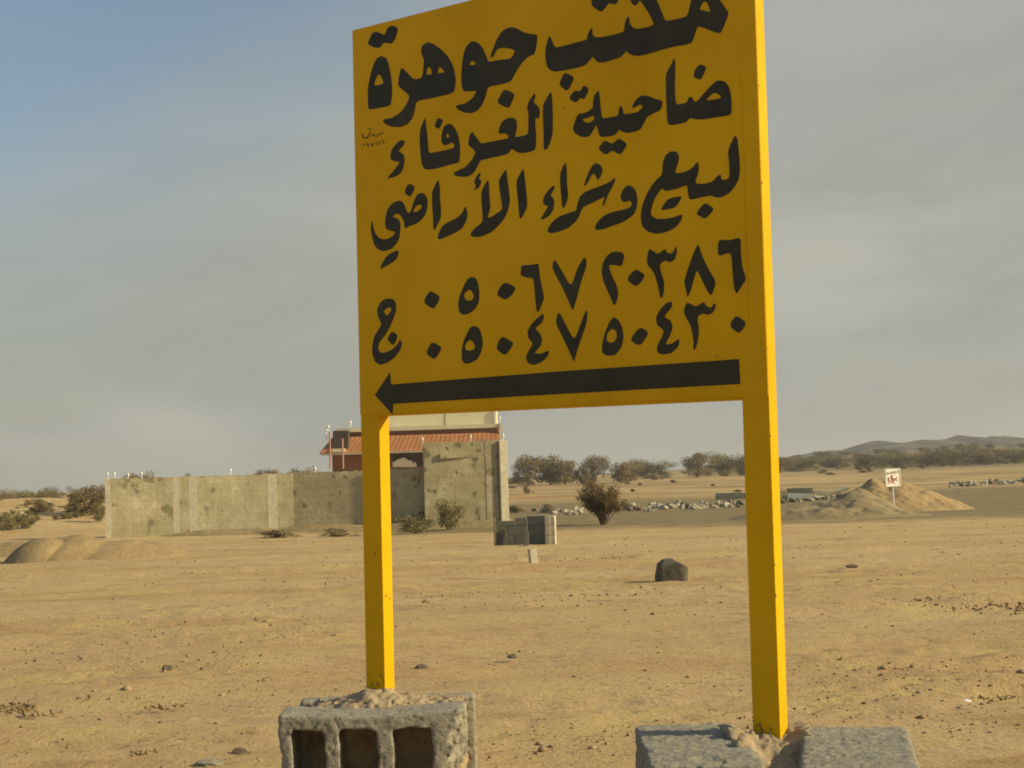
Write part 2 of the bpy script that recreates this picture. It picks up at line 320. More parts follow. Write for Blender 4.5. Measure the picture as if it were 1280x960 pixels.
gm = bpy.data.materials.new('desert_sand'); gm.use_nodes = True
N, L = gm.node_tree.nodes, gm.node_tree.links; P = N['Principled BSDF']; P.inputs['Roughness'].default_value = 0.95; P.inputs['Specular IOR Level'].default_value = 0.15
geo = N.new('ShaderNodeNewGeometry'); sep = N.new('ShaderNodeSeparateXYZ'); L.new(geo.outputs['Position'], sep.inputs[0])
def nnoise(scale, detail=6, stretch=(1, 1, 1), rough=0.6):
    mp = N.new('ShaderNodeMapping'); mp.inputs['Scale'].default_value = stretch; L.new(geo.outputs['Position'], mp.inputs['Vector'])
    n = N.new('ShaderNodeTexNoise'); n.inputs['Scale'].default_value = scale; n.inputs['Detail'].default_value = detail; n.inputs['Roughness'].default_value = rough
    L.new(mp.outputs['Vector'], n.inputs['Vector']); return n.outputs['Fac']
def nmath(op, a, b=None, clamp=False):
    m_ = N.new('ShaderNodeMath'); m_.operation = op; m_.use_clamp = clamp
    for i, v in enumerate((a, b)):
        if v is None: continue
        if isinstance(v, (int, float)): m_.inputs[i].default_value = v
        else: L.new(v, m_.inputs[i])
    return m_.outputs[0]
def nrange(v, a, b, c=0.0, d=1.0):
    m_ = N.new('ShaderNodeMapRange'); L.new(v, m_.inputs['Value']); m_.interpolation_type = 'SMOOTHSTEP'
    for k, x in zip(('From Min', 'From Max', 'To Min', 'To Max'), (a, b, c, d)): m_.inputs[k].default_value = x
    return m_.outputs['Result']
def nmix(f, a, b):
    m_ = N.new('ShaderNodeMix'); m_.data_type = 'RGBA'; L.new(f, m_.inputs[0])
    for i, v in ((6, a), (7, b)):
        if isinstance(v, tuple): m_.inputs[i].default_value = (*v, 1)
        else: L.new(v, m_.inputs[i])
    return m_.outputs[2]
big = nnoise(0.16, 5, (1, 2.2, 1)); med = nnoise(1.1, 8, (1, 1.6, 1), 0.65); fin = nnoise(16, 8, (1, 1, 1), 0.75); grit = nnoise(60, 4)
col = nmix(nrange(big, 0.35, 0.65), (0.51, 0.325, 0.15), (0.56, 0.405, 0.215))
bands = nnoise(0.30, 4, (0.10, 1.5, 1), 0.5)
col = nmix(nrange(bands, 0.52, 0.66, 0, 0.75), col, (0.58, 0.43, 0.205))
col = nmix(nrange(bands, 0.44, 0.32, 0, 0.6), col, (0.45, 0.285, 0.11))
col = nmix(nrange(med, 0.42, 0.68), col, (0.56, 0.415, 0.175))
col = nmix(nrange(med, 0.44, 0.30), col, (0.42, 0.275, 0.115))
col = nmix(nrange(fin, 0.46, 0.34), col, (0.32, 0.22, 0.09))
col = nmix(nrange(fin, 0.57, 0.68, 0, 0.6), col, (0.62, 0.49, 0.25))
patch = nmath('MULTIPLY', nrange(nnoise(0.9, 4, (0.6, 2.4, 1)), 0.60, 0.70), nrange(nnoise(9, 5, (0.7, 1.4, 1), 0.7), 0.50, 0.60))
col = nmix(nmath('MULTIPLY', patch, 0.7), col, (0.14, 0.105, 0.06))
wob = nmath('ADD', nmath('MULTIPLY', nmath('SUBTRACT', nnoise(0.12, 5), 0.5), 16.0), nmath('MULTIPLY', nmath('SUBTRACT', nnoise(0.9, 7, (0.5, 1, 1), 0.75), 0.5), 16.0))
yy = nmath('ADD', sep.outputs['Y'], wob); xx = nmath('ADD', sep.outputs['X'], wob)
band = nmath('MULTIPLY', nrange(yy, 33, 39), nrange(yy, 86, 70)); band = nmath('MULTIPLY', band, nrange(xx, -7, -2))
band = nmath('MULTIPLY', band, nrange(med, 0.25, 0.55, 0.55, 1.0))
col = nmix(nmath('MULTIPLY', band, 0.9), col, (0.20, 0.165, 0.085))
far = nmath('MULTIPLY', nrange(sep.outputs['Y'], 74, 90), nrange(nnoise(0.11, 7, (0.5, 1, 1), 0.7), 0.42, 0.56))
col = nmix(nmath('MULTIPLY', far, 0.75), col, (0.27, 0.195, 0.09))
far2 = nmath('MULTIPLY', nrange(sep.outputs['Y'], 170, 230), nrange(sep.outputs['X'], 20, 70))
col = nmix(nmath('MULTIPLY', far2, 0.8), col, (0.20, 0.155, 0.075))
L.new(col, P.inputs['Base Color'])
hsum = nmath('ADD', nmath('MULTIPLY', fin, 1.0), nmath('ADD', nmath('MULTIPLY', grit, 0.35), nmath('MULTIPLY', med, 1.5)))
bp = N.new('ShaderNodeBump'); bp.inputs['Strength'].default_value = 0.75; bp.inputs['Distance'].default_value = 0.035; L.new(hsum, bp.inputs['Height']); L.new(bp.outputs['Normal'], P.inputs['Normal'])
M['sand'] = gm
gmesh = make_ground()
tag(link('ground', gmesh, gm, smooth=True), kind='structure')

LETTERING = [  # painted marks on the board, 0.1 mm units: across from its left edge, up from its lower edge
 ('letter', [[(499,7779),(491,8100),(515,8351),(599,8624),(723,8889),(840,9011),(978,9028),(1117,8961),(1195,8821),(1261,8540),(1302,8218),(1293,7936),(1230,7725),(908,7730),(553,7739)],[(840,8588),(674,8318),(1048,8308),(939,8549)]]),
 ('letter_dot', [[(691,9677),(837,9671),(994,9597),(1083,9529),(1221,9724),(1377,9725),(1498,9658),(1538,9600),(1450,9390),(1332,9279),(1180,9314),(1058,9362),(930,9240),(764,9280),(569,9380),(529,9452)]]),
 ('letter', [[(1632,8632),(2005,8248),(2284,8253),(2332,8539),(2349,8692),(2270,8861),(2275,9031),(2448,9102),(2643,9034),(2873,8859),(3100,8633),(3247,8377),(3322,8059),(3287,7790),(3207,7712),(2643,7698),(2069,7708),(2023,7504),(1937,7300),(1772,7170),(1508,7141),(1223,7207),(1041,7298),(961,7427),(1270,7404),(1559,7500),(1746,7658),(1873,7856),(1735,7988),(1517,8166),(1500,8279),(1581,8547)],[(2449,8472),(2393,8306),(2602,8282),(2548,8476)],[(2822,8452),(2758,8273),(3011,8259)]]),
 ('letter', [[(3895,8856),(4023,8792),(4149,8651),(4240,8465),(4309,8276),(4539,8276),(4951,8238),(5031,8295),(5106,8397),(4989,8470),(4802,8528),(4644,8552),(4530,8490),(4479,8383),(4366,8364),(4401,8462),(4486,8602),(4571,8767),(4703,8911),(4847,8979),(5037,8975),(5191,8907),(5374,8782),(5558,8709),(5750,8659),(5718,8424),(5650,8221),(5480,8201),(5322,8114),(5162,7964),(5064,7840),(4950,7706),(4807,7686),(4521,7683),(4281,7690),(4210,7481),(4108,7303),(3974,7181),(3794,7137),(3565,7181),(3370,7283),(3290,7382),(3407,7403),(3572,7398),(3738,7454),(3871,7537),(3940,7657),(3744,7668),(3564,7693),(3502,7822),(3487,8075),(3517,8333),(3576,8612),(3663,8768),(3797,8861)],[(3816,8406),(3731,8308),(3910,8276),(3954,8321)]]),
 ('letter_dot', [[(4756,7559),(5050,7399),(5032,7320),(4899,7098),(4805,7105),(4556,7256),(4558,7321)]]),
 ('letter', [[(6073,8585),(6144,8467),(6182,8343),(6249,8266),(6429,8263),(6786,8277),(7106,8286),(7115,8375),(7186,8488),(7268,8540),(7237,8421),(7300,8306),(7486,8271),(7750,8266),(8091,8275),(8102,8457),(8165,8569),(8232,8607),(8225,8461),(8294,8340),(8427,8275),(8628,8266),(8868,8281),(8728,8577),(8505,8915),(8345,9183),(8305,9329),(8554,9393),(8846,9428),(9044,9405),(8996,9299),(8750,9235),(8704,9186),(8768,9095),(8936,8827),(8997,8678),(9077,8469),(9138,8312),(9399,8299),(9669,8309),(9715,8399),(9774,8578),(9788,8652),(9845,8754),(9954,8827),(10123,8829),(10289,8738),(10469,8512),(10567,8351),(10675,8188),(10596,8016),(10474,7796),(10361,7817),(10155,7942),(9927,8053),(9857,7895),(9776,7720),(9637,7698),(9378,7718),(9117,7708),(8786,7682),(8473,7667),(8295,7704),(8184,7783),(8114,7845),(8088,7809),(7994,7736),(7810,7713),(7572,7688),(7414,7705),(7323,7771),(7233,7885),(7177,7816),(7039,7715),(6822,7696),(6548,7698),(6217,7710),(6080,7769),(5986,7879),(5946,8131),(5972,8336)],[(10114,8562),(10027,8489),(9977,8400),(10106,8349),(10231,8287),(10223,8383),(10175,8496)]]),
 ('letter_dot', [[(6465,7662),(6747,7491),(6532,7189),(6304,7394)]]),
 ('letter_dot', [[(7262,9170),(7359,9264),(7520,9299),(7701,9170),(7861,9228),(8014,9106),(7972,9024),(7891,8939),(7800,8958),(7709,9010),(7613,8916),(7518,8849),(7452,8869),(7270,9020),(7246,9104)]]),
 ('letter_dot', [[(8279,8922),(8272,9041),(8365,9101),(8508,9031),(8516,8913),(8457,8837),(8400,8809),(8344,8826)]]),
 ('letter', [[(1596,6810),(1666,6780),(1657,6694),(1541,6610),(1452,6555),(1586,6479),(1649,6395),(1643,6209),(1574,6043),(1458,5959),(1277,5920),(1063,5915),(1231,6039),(1398,6167),(1509,6282),(1353,6304),(1208,6381),(1195,6496),(1265,6637),(1382,6734),(1498,6804)]]),
 ('letter', [[(2341,7274),(2358,7098),(2392,6871),(2406,6597),(2431,6359),(2698,6358),(3009,6363),(3225,6381),(3228,6466),(3153,6525),(2997,6475),(2889,6498),(2835,6584),(2851,6802),(2933,6949),(3059,6996),(3181,6948),(3284,6810),(3370,6627),(3402,6355),(3386,6115),(3352,5999),(3059,5990),(2748,5959),(2497,5956),(2277,5986),(2202,6132),(2176,6334),(2153,6634),(2161,6905),(2197,7024),(2280,7160)],[(3005,6767),(2972,6686),(3064,6648),(3096,6692)]]),
 ('letter_dot', [[(2738,7187),(2907,7112),(2776,6899),(2622,6996)]]),
 ('letter', [[(3783,6699),(3869,6577),(4014,6388),(4035,6363),(4389,6368),(4865,6370),(4836,6451),(4744,6511),(4554,6519),(4584,6669),(4690,6808),(4849,6855),(5021,6833),(5091,6758),(5098,6591),(5022,6372),(5210,6370),(5411,6378),(5429,6642),(5438,6920),(5399,6977),(5425,7101),(5515,7213),(5641,7324),(5638,7205),(5573,7115),(5722,6976),(5756,6870),(5729,6697),(5623,6739),(5616,6537),(5640,6306),(5616,6057),(5552,5977),(5321,5960),(5135,5986),(5028,6052),(4920,6119),(4822,6004),(4442,5989),(4055,5970),(4001,5969),(3906,5826),(3797,5697),(3629,5628),(3387,5655),(3235,5699),(3176,5780),(3331,5820),(3545,5863),(3731,5995),(3872,6168),(3815,6260),(3667,6366),(3655,6464),(3705,6626)]]),
 ('letter', [[(6091,7282),(6106,7091),(6117,6787),(6102,6338),(6045,6146),(5933,5961),(5836,5955),(5848,6326),(5842,6705),(5851,7006),(5971,7151)]]),
 ('letter', [[(7378,7090),(7397,6921),(7417,6668),(7441,6436),(7623,6429),(7875,6430),(7893,6592),(7947,6645),(7988,6577),(8007,6440),(8197,6431),(8385,6432),(8530,6551),(8414,6594),(8319,6555),(8247,6535),(8250,6607),(8348,6723),(8468,6781),(8607,6766),(8745,6699),(8858,6640),(9017,6578),(8978,6439),(8930,6376),(8779,6349),(8614,6294),(8517,6167),(8430,6038),(8277,6010),(8088,6012),(7970,6056),(7889,6130),(7777,6013),(7609,6007),(7415,6021),(7356,6076),(7320,6227),(7284,6325),(7202,6203),(7074,6072),(6878,6101),(6707,6214),(6655,6306),(6702,6446),(6756,6564),(6821,6638),(6994,6631),(7169,6687),(7214,6732),(7225,6907),(7265,7005)],[(7213,6538),(7040,6509),(6903,6503),(7012,6409),(7109,6388),(7209,6431),(7255,6486)]]),
 ('letter_dot', [[(6764,7193),(6850,7147),(6913,7168),(6953,7245),(7027,7243),(7099,7189),(7096,7096),(6980,6948),(6882,6995),(6755,6900),(6583,7013),(6624,7111)]]),
 ('letter_dot', [[(7498,5941),(7687,5820),(7871,5933),(8091,5762),(7893,5544),(7690,5686),(7522,5596),(7333,5747),(7360,5816)]]),
 ('letter', [[(9328,7480),(9353,7365),(9337,7087),(9320,6789),(9330,6436),(9608,6441),(9645,6535),(9702,6565),(9756,6507),(9797,6420),(9865,6439),(10002,6555),(10161,6687),(10296,6778),(10406,6793),(10534,6741),(10617,6629),(10655,6486),(10673,6268),(10657,6075),(10627,6012),(10421,6015),(10159,6016),(9939,6027),(9784,6055),(9674,6102),(9559,6020),(9379,6008),(9175,6019),(9113,6079),(9105,6321),(9099,6604),(9103,6926),(9110,7106),(9160,7238),(9254,7332)],[(10266,6547),(10177,6507),(10059,6411),(10261,6404),(10446,6413),(10373,6503)]]),
 ('letter_dot', [[(9948,7223),(10115,7134),(9964,6869),(9783,6969),(9822,7122)]]),
 ('letter', [[(561,4937),(576,4783),(628,4601),(741,4475),(872,4411),(1053,4399),(1235,4460),(1320,4556),(1141,4595),(1011,4660),(974,4764),(1004,4987),(1075,5155),(1226,5275),(1407,5320),(1552,5285),(1629,5164),(1705,4980),(1801,4982),(1869,5110),(1955,5298),(2054,5409),(2197,5421),(2306,5341),(2365,5198),(2344,5029),(2260,4842),(2081,4714),(1888,4662),(1727,4643),(1662,4600),(1604,4631),(1602,4768),(1525,4902),(1430,4988),(1316,5001),(1216,4942),(1410,4865),(1478,4733),(1447,4462),(1377,4295),(1194,4151),(962,4107),(765,4145),(619,4273),(548,4483),(497,4691),(510,4816)],[(2094,5152),(1965,5099),(1882,4985),(1993,4967),(2154,5027),(2172,5099)]]),
 ('letter_dot', [[(1790,5703),(1973,5598),(1878,5419),(1796,5367),(1638,5474),(1674,5606)]]),
 ('letter_dot', [[(1404,4092),(1384,3970),(1300,3854),(1084,3762),(768,3666),(872,3845),(1025,3993),(1224,4061)]]),
 ('letter', [[(2709,5683),(2751,5518),(2749,5152),(2774,4929),(2748,4712),(2645,4577),(2563,4452),(2517,4493),(2520,4812),(2498,5109),(2506,5402),(2611,5561)]]),
 ('letter', [[(3515,4931),(3562,4826),(3578,4713),(3531,4564),(3430,4432),(3274,4349),(3075,4293),(2847,4240),(2690,4212),(2643,4262),(2695,4390),(2799,4535),(3000,4613),(3227,4665),(3369,4738),(3456,4827)]]),
 ('letter', [[(4214,5481),(4238,5380),(4239,5073),(4267,4851),(4236,4724),(4169,4568),(4273,4578),(4464,4654),(4614,4723),(4593,4921),(4548,5209),(4527,5386),(4612,5527),(4758,5659),(4771,5484),(4815,5175),(4841,4912),(4801,4744),(4730,4601),(4646,4481),(4481,4348),(4289,4228),(4097,4172),(3905,4144),(3686,4177),(3646,4243),(3774,4361),(4025,4486),(4030,4661),(4011,4926),(4005,5168),(4064,5314)]]),
 ('letter', [[(3979,5677),(4005,5629),(3934,5551),(4014,5474),(3998,5388),(3913,5311),(3774,5267),(3860,5362),(3808,5468),(3832,5542),(3895,5622)]]),
 ('letter', [[(5251,5614),(5273,5461),(5302,5156),(5332,4852),(5327,4703),(5231,4543),(5127,4426),(5098,4494),(5081,4797),(5050,5081),(5040,5341),(5142,5478)]]),
 ('letter', [[(6119,5099),(6088,4999),(5987,4891),(6068,4805),(6098,4720),(6059,4541),(5944,4416),(5746,4346),(5705,4374),(5807,4501),(5923,4638),(5799,4699),(5774,4783),(5820,4893),(5935,5006),(6049,5084)]]),
 ('letter', [[(6439,5597),(6459,5365),(6450,5091),(6477,4835),(6436,4679),(6335,4526),(6305,4604),(6285,4859),(6268,5160),(6280,5366),(6353,5494)]]),
 ('letter', [[(7748,5069),(7731,4970),(7649,4846),(7539,4703),(7468,4554),(7425,4469),(7386,4485),(7430,4604),(7472,4677),(7311,4630),(7096,4565),(6879,4512),(6823,4450),(6765,4321),(6652,4197),(6485,4090),(6236,4026),(5987,4007),(5877,4053),(5908,4154),(6051,4288),(6248,4380),(6496,4420),(6688,4444),(6719,4577),(6778,4729),(6890,4829),(7106,4881),(7321,4922),(7534,4962),(7654,5014)]]),
 ('letter_dot', [[(7259,5457),(7364,5402),(7419,5304),(7397,5194),(7313,5070),(7273,5075),(7236,5170),(7185,5234),(7103,5188),(7046,5082),(6935,4960),(6923,5018),(6981,5158),(7081,5327),(7165,5429)]]),
 ('letter', [[(8091,4852),(8193,4799),(8266,4690),(8299,4542),(8279,4323),(8198,4188),(8053,4105),(7870,4037),(7633,3996),(7421,3952),(7235,3939),(7170,3991),(7214,4099),(7350,4208),(7511,4279),(7722,4311),(7957,4328),(8087,4346),(8167,4414),(8118,4509),(8014,4488),(7911,4500),(7863,4607),(7906,4724),(8000,4824)]]),
 ('letter', [[(10732,5573),(10783,5472),(10801,5222),(10817,4923),(10794,4654),(10693,4494),(10551,4364),(10356,4294),(10218,4318),(10109,4369),(9884,4359),(9629,4333),(9574,4385),(9558,4589),(9541,4667),(9324,4619),(9005,4595),(8935,4681),(8799,4557),(8706,4415),(8641,4243),(8622,4117),(8780,4017),(9013,3995),(9216,4010),(9419,4055),(9386,3927),(9252,3790),(9033,3713),(8769,3690),(8565,3751),(8407,3884),(8369,4095),(8407,4322),(8504,4542),(8659,4755),(8841,4911),(8945,4974),(8968,5226),(9032,5371),(9151,5444),(9295,5436),(9372,5336),(9359,5198),(9249,4959),(9450,4945),(9652,4993),(9769,5091),(9832,5133),(9851,5029),(9817,4858),(9751,4741),(9768,4663),(9978,4636),(10175,4661),(10261,4749),(10360,4798),(10375,4660),(10535,4663),(10571,4758),(10569,5006),(10550,5257),(10630,5420)]]),
 ('letter_dot', [[(9964,4237),(10168,4087),(10139,4028),(9951,3875),(9759,4010),(9790,4082)]]),
 ('letter_dot', [[(9427,4441),(9313,4290),(9224,4212),(8874,4190),(8951,4308),(9072,4421),(9231,4440)]]),
 ('letter', [[(1001,2920),(1184,2891),(1273,2772),(1275,2604),(1189,2414),(1054,2199),(882,1986),(711,1857),(651,1720),(703,1589),(870,1571),(1093,1622),(1280,1737),(1393,1869),(1444,1754),(1367,1592),(1198,1434),(974,1321),(713,1271),(547,1359),(459,1562),(465,1759),(527,1982),(663,2142),(798,2296),(672,2480),(648,2680),(757,2827),(889,2901)],[(1068,2698),(938,2658),(855,2608),(977,2480),(1064,2550),(1140,2642)]]),
 ('letter_dot', [[(1143,2087),(1305,1986),(1245,1823),(1140,1731),(971,1882),(1030,2005)]]),
 ('digit', [[(2377,3000),(2671,2838),(2632,2718),(2469,2525),(2173,2714),(2213,2835)]]),
 ('digit', [[(3664,3222),(3781,3176),(3850,3022),(3877,2805),(3846,2567),(3707,2416),(3518,2337),(3347,2331),(3248,2425),(3227,2643),(3312,2853),(3438,3059),(3544,3184)],[(3570,2926),(3431,2843),(3411,2750),(3494,2662),(3646,2650),(3716,2738),(3670,2863)]]),
 ('digit', [[(4627,3010),(4950,2857),(4869,2723),(4652,2578),(4392,2716),(4447,2853)]]),
 ('digit', [[(5119,3356),(5403,3335),(5611,3356),(5617,3185),(5670,2841),(5746,2557),(5675,2409),(5575,2232),(5519,2243),(5491,2547),(5462,3029),(5281,3046),(5093,3125),(5104,3233)]]),
 ('digit', [[(6070,3388),(6200,3192),(6488,2724),(6652,3089),(6766,3260),(6871,3376),(6919,3305),(6914,3155),(6751,2807),(6631,2454),(6514,2176),(6412,2411),(6241,2761),(6049,3084),(5998,3211),(6013,3348)]]),
 ('digit', [[(7713,3416),(7859,3379),(7930,3309),(7849,3065),(7721,3109),(7500,3140),(7567,2918),(7706,2652),(7737,2492),(7694,2306),(7617,2202),(7514,2447),(7374,2745),(7315,2973),(7352,3192),(7469,3339),(7583,3407)]]),
 ('digit', [[(8200,2979),(8434,2838),(8365,2704),(8198,2584),(7984,2738),(8024,2844)]]),
 ('digit', [[(8575,3392),(8777,3241),(8958,3352),(9007,3249),(9129,3221),(9240,3385),(9253,3255),(9195,3091),(9070,3033),(8949,3100),(8805,3021),(8835,2863),(8914,2609),(8897,2425),(8850,2281),(8798,2310),(8753,2561),(8674,2847),(8502,3050),(8496,3175),(8537,3327)]]),
 ('digit', [[(9770,3381),(9841,3149),(9975,2847),(10161,2542),(10139,2416),(10043,2226),(9940,2369),(9722,2838),(9641,2620),(9561,2401),(9475,2231),(9444,2411),(9403,2593),(9504,2859),(9662,3199)]]),
 ('digit', [[(10263,3410),(10527,3366),(10781,3402),(10772,3150),(10788,2801),(10881,2509),(10773,2392),(10644,2214),(10589,2345),(10572,2632),(10553,3093),(10412,3092),(10269,3058),(10229,3142)]]),
 ('digit', [[(2393,1749),(2676,1608),(2667,1527),(2468,1306),(2225,1444),(2228,1540)]]),
 ('digit', [[(3695,2047),(3845,1977),(3923,1785),(3940,1596),(3877,1387),(3755,1233),(3550,1159),(3380,1160),(3298,1259),(3304,1475),(3362,1687),(3488,1894),(3593,2022)],[(3550,1729),(3411,1616),(3407,1495),(3542,1452),(3695,1491),(3724,1543),(3634,1683)]]),
 ('digit', [[(4510,1749),(4844,1564),(4792,1480),(4592,1274),(4337,1446),(4388,1599)]]),
 ('digit', [[(5705,2185),(5721,2098),(5653,1965),(5451,1856),(5597,1738),(5655,1580),(5606,1445),(5414,1287),(5600,1261),(5845,1338),(5803,1203),(5632,1075),(5405,1010),(5237,1066),(5177,1209),(5265,1358),(5402,1519),(5274,1636),(5241,1793),(5340,1941),(5514,2083)]]),
 ('digit', [[(6142,2189),(6218,2061),(6535,1493),(6721,1873),(6874,2178),(6908,2130),(6883,1892),(6709,1512),(6592,1248),(6512,1017),(6462,1134),(6308,1447),(6101,1826),(6049,1952),(6072,2072)]]),
 ('digit', [[(7609,1966),(7735,1878),(7821,1698),(7844,1508),(7789,1292),(7617,1114),(7394,1111),(7267,1198),(7285,1419),(7376,1666),(7495,1879)],[(7563,1716),(7430,1631),(7388,1475),(7478,1390),(7609,1414),(7675,1520),(7654,1647)]]),
 ('digit', [[(8276,1704),(8498,1552),(8261,1269),(7995,1430)]]),
 ('digit', [[(9087,2194),(9089,2071),(8871,1872),(9044,1782),(9092,1641),(9034,1491),(8886,1270),(9062,1275),(9240,1386),(9235,1233),(9055,1076),(8808,1050),(8686,1113),(8691,1267),(8802,1414),(8879,1579),(8706,1699),(8676,1855),(8770,2018),(8952,2174)]]),
 ('digit', [[(9461,2151),(9675,2021),(9860,2125),(9928,2017),(10034,1977),(10134,2091),(10141,1985),(10066,1863),(9939,1831),(9833,1881),(9686,1811),(9731,1551),(9685,1265),(9606,1094),(9571,1144),(9595,1303),(9534,1629),(9379,1899),(9383,2012)]]),
 ('digit', [[(10628,1773),(10842,1616),(10793,1509),(10667,1385),(10469,1547),(10501,1656)]]),
 ('arrow', [[(517,532),(1034,1075),(1059,769),(6105,833),(10650,853),(10663,333),(5645,316),(1116,288),(1080,29)]]),
 ('signature', [[(249,7201),(303,7133),(348,7118),(324,7079),(391,7043),(505,7103),(507,7179),(552,7172),(538,7089),(458,7016),(345,7016),(279,7077)],[(572,7093),(606,7105),(706,7081),(716,7046),(604,7046)],[(750,7083),(839,7078),(984,7107),(994,7080),(894,7053),(816,7040),(748,6999),(703,7005),(782,7044)],[(465,7287),(598,7233),(586,7209),(465,7262)],[(286,6905),(365,6902),(369,6851),(296,6870)],[(409,6896),(477,6890),(502,6798),(463,6795),(442,6849)],[(544,6885),(566,6890),(598,6835),(666,6875),(688,6864),(608,6799),(564,6810)],[(722,6876),(756,6879),(809,6796),(786,6786)],[(812,6897),(845,6900),(898,6808),(875,6803)],[(900,6900),(967,6907),(1019,6799),(986,6795),(949,6868)]]),
]

# ------------------------------------------------------------------ the yellow signboard
BW, BH, PW, PD, L1, L2 = 1.1294, 0.9866, 0.0618, 0.0377, 0.6763, 0.6893
SU, SW, SZ = Vector((0.8092, -0.5873, -0.0164)), Vector((0.5875, 0.8091, 0.0131)), Vector((0.0056, -0.0203, 0.9998))
sb = empty('signboard', label='large yellow roadside board with black Arabic lettering on two square yellow posts', cat='sign')
org = Vector((-0.38431, 3.65191, 0.16641+EYE)) - SZ*L1
sb.matrix_world = Matrix(((SU.x, SW.x, SZ.x, org.x), (SU.y, SW.y, SZ.y, org.y), (SU.z, SW.z, SZ.z, org.z), (0, 0, 0, 1)))
for x0, low in ((0, -0.14), (BW-PW, -0.16)):
    MB().box((x0+PW/2, PD/2, (L1+BH-.002+low)/2), (PW, PD, L1+BH-.002-low)).build('post', M['yellow'], sb, bevel=0.0025)
MB().box((BW/2, PD/2, L1+0.019), (BW-2*PW, PD-0.001, 0.038)).build('rail', M['yellow'], sb, bevel=0.0015)
MB().box((BW/2, PD/2, L1+BH-0.022), (BW-2*PW, PD-0.001, 0.038)).build('rail', M['yellow'], sb, bevel=0.0015)
MB().box((BW/2, PD/2+.002, L1+BH*0.5), (BW-2*PW, PD-0.006, 0.03)).build('rail', M['yellow'], sb, bevel=0.0015)
MB().box((BW/2, -0.0012, L1+0.006+(BH-0.006)/2), (BW-0.0016, 0.0022, BH-0.006)).build('panel', M['yellow'], sb, bevel=0.0006)
MB().box((BW-PW*0.62, -0.0028, L1+BH*0.42), (0.0012, 0.0012, BH*0.55)).build('seam', M['yellow'], sb)

def chaikin(p, k=0.14):
    out = []
    for i in range(len(p)):
        a, b = p[i], p[(i+1) % len(p)]
        out += [(a[0]*(1-k)+b[0]*k, a[1]*(1-k)+b[1]*k), (a[0]*k+b[0]*(1-k), a[1]*k+b[1]*(1-k))]
    return out
def flat_shape(name, contours, m, parent, thick=0.0007, scale=1e-4, off=(0, 0, 0), soften=True):
    cu = bpy.data.curves.new(name+'_outline', 'CURVE'); cu.dimensions = '2D'; cu.fill_mode = 'BOTH'; cu.extrude = thick/2
    for c in contours:
        pts = [(x*scale, y*scale) for x, y in c]
        if soften: pts = chaikin(chaikin(pts, 0.17), 0.22)
        s = cu.splines.new('POLY'); s.points.add(len(pts)-1); s.use_cyclic_u = True
        for q, (x, y) in zip(s.points, pts): q.co = (x, y, 0, 1)
    tmp = bpy.data.objects.new('tmp', cu); me = bpy.data.meshes.new_from_object(tmp); bpy.data.objects.remove(tmp)
    me.transform(Matrix(((1, 0, 0, off[0]), (0, 0, -1, off[1]), (0, 1, 0, off[2]), (0, 0, 0, 1))))
    me.name = name; me.materials.clear(); return link(name, me, m, parent)
for nm, cs in LETTERING:
    flat_shape(nm, cs, M['faint_ink'] if nm == 'signature' else M['black'], sb, off=(0, -0.0029, L1), soften=nm not in ('arrow', 'signature'))
# weld beads where rail and posts meet, rust where the posts enter the mortar
for xw in (PW, BW-PW):
    w_ = MB()
    for k_ in range(9): w_.ball((xw+rnd.uniform(-.0006, .0006), -0.0002, L1+0.002+k_*0.0042), 0.0019, 6, 4)
    w_.build('weld', M['yellow'], sb, smooth=True)
M['rust'] = mat('rust_stain', [(0.3, (0.20, 0.085, 0.03)), (0.7, (0.42, 0.22, 0.04))], 40, 8, bump=0.4, bdist=.001)
for x0, zb in ((0, .004), (BW-PW, -.012)):
    for k_ in range(7):
        xx0 = x0+rnd.uniform(.003, PW-.003); hh_ = rnd.uniform(.003, .012)
        MB().box((xx0, -0.0002, zb+rnd.uniform(0, .03)), (rnd.uniform(.002, .006), .0006, hh_), jit=.0003).build('rust_spot', M['rust'], sb)
# chips in the paint of the right post
for zz, w in ((0.272, .0028), (0.335, .0018), (0.60, .0018), (0.78, .0015), (0.41, .0016), (1.125, .0022), (1.33, .0014)):
    MB().box((BW-0.0002, 0.0012, zz), (0.0022, w, w*rnd.uniform(1, 2.2)), jit=.0006).build('paint_chip', M['darkred'], sb)

# ------------------------------------------------------------------ concrete blocks and mortar at the posts
def rough_field(d, X, Y, Z, seed, a=0.0022, s=0.02, chip=0.010):
    n = fbm(X/s, Y/s, Z/s, seed, 3, 0.6)
    big = vnoise(X/.055, Y/.055, Z/.055, seed+50)
    return d + a*n + chip*np.maximum(big-0.25, 0)**1.3

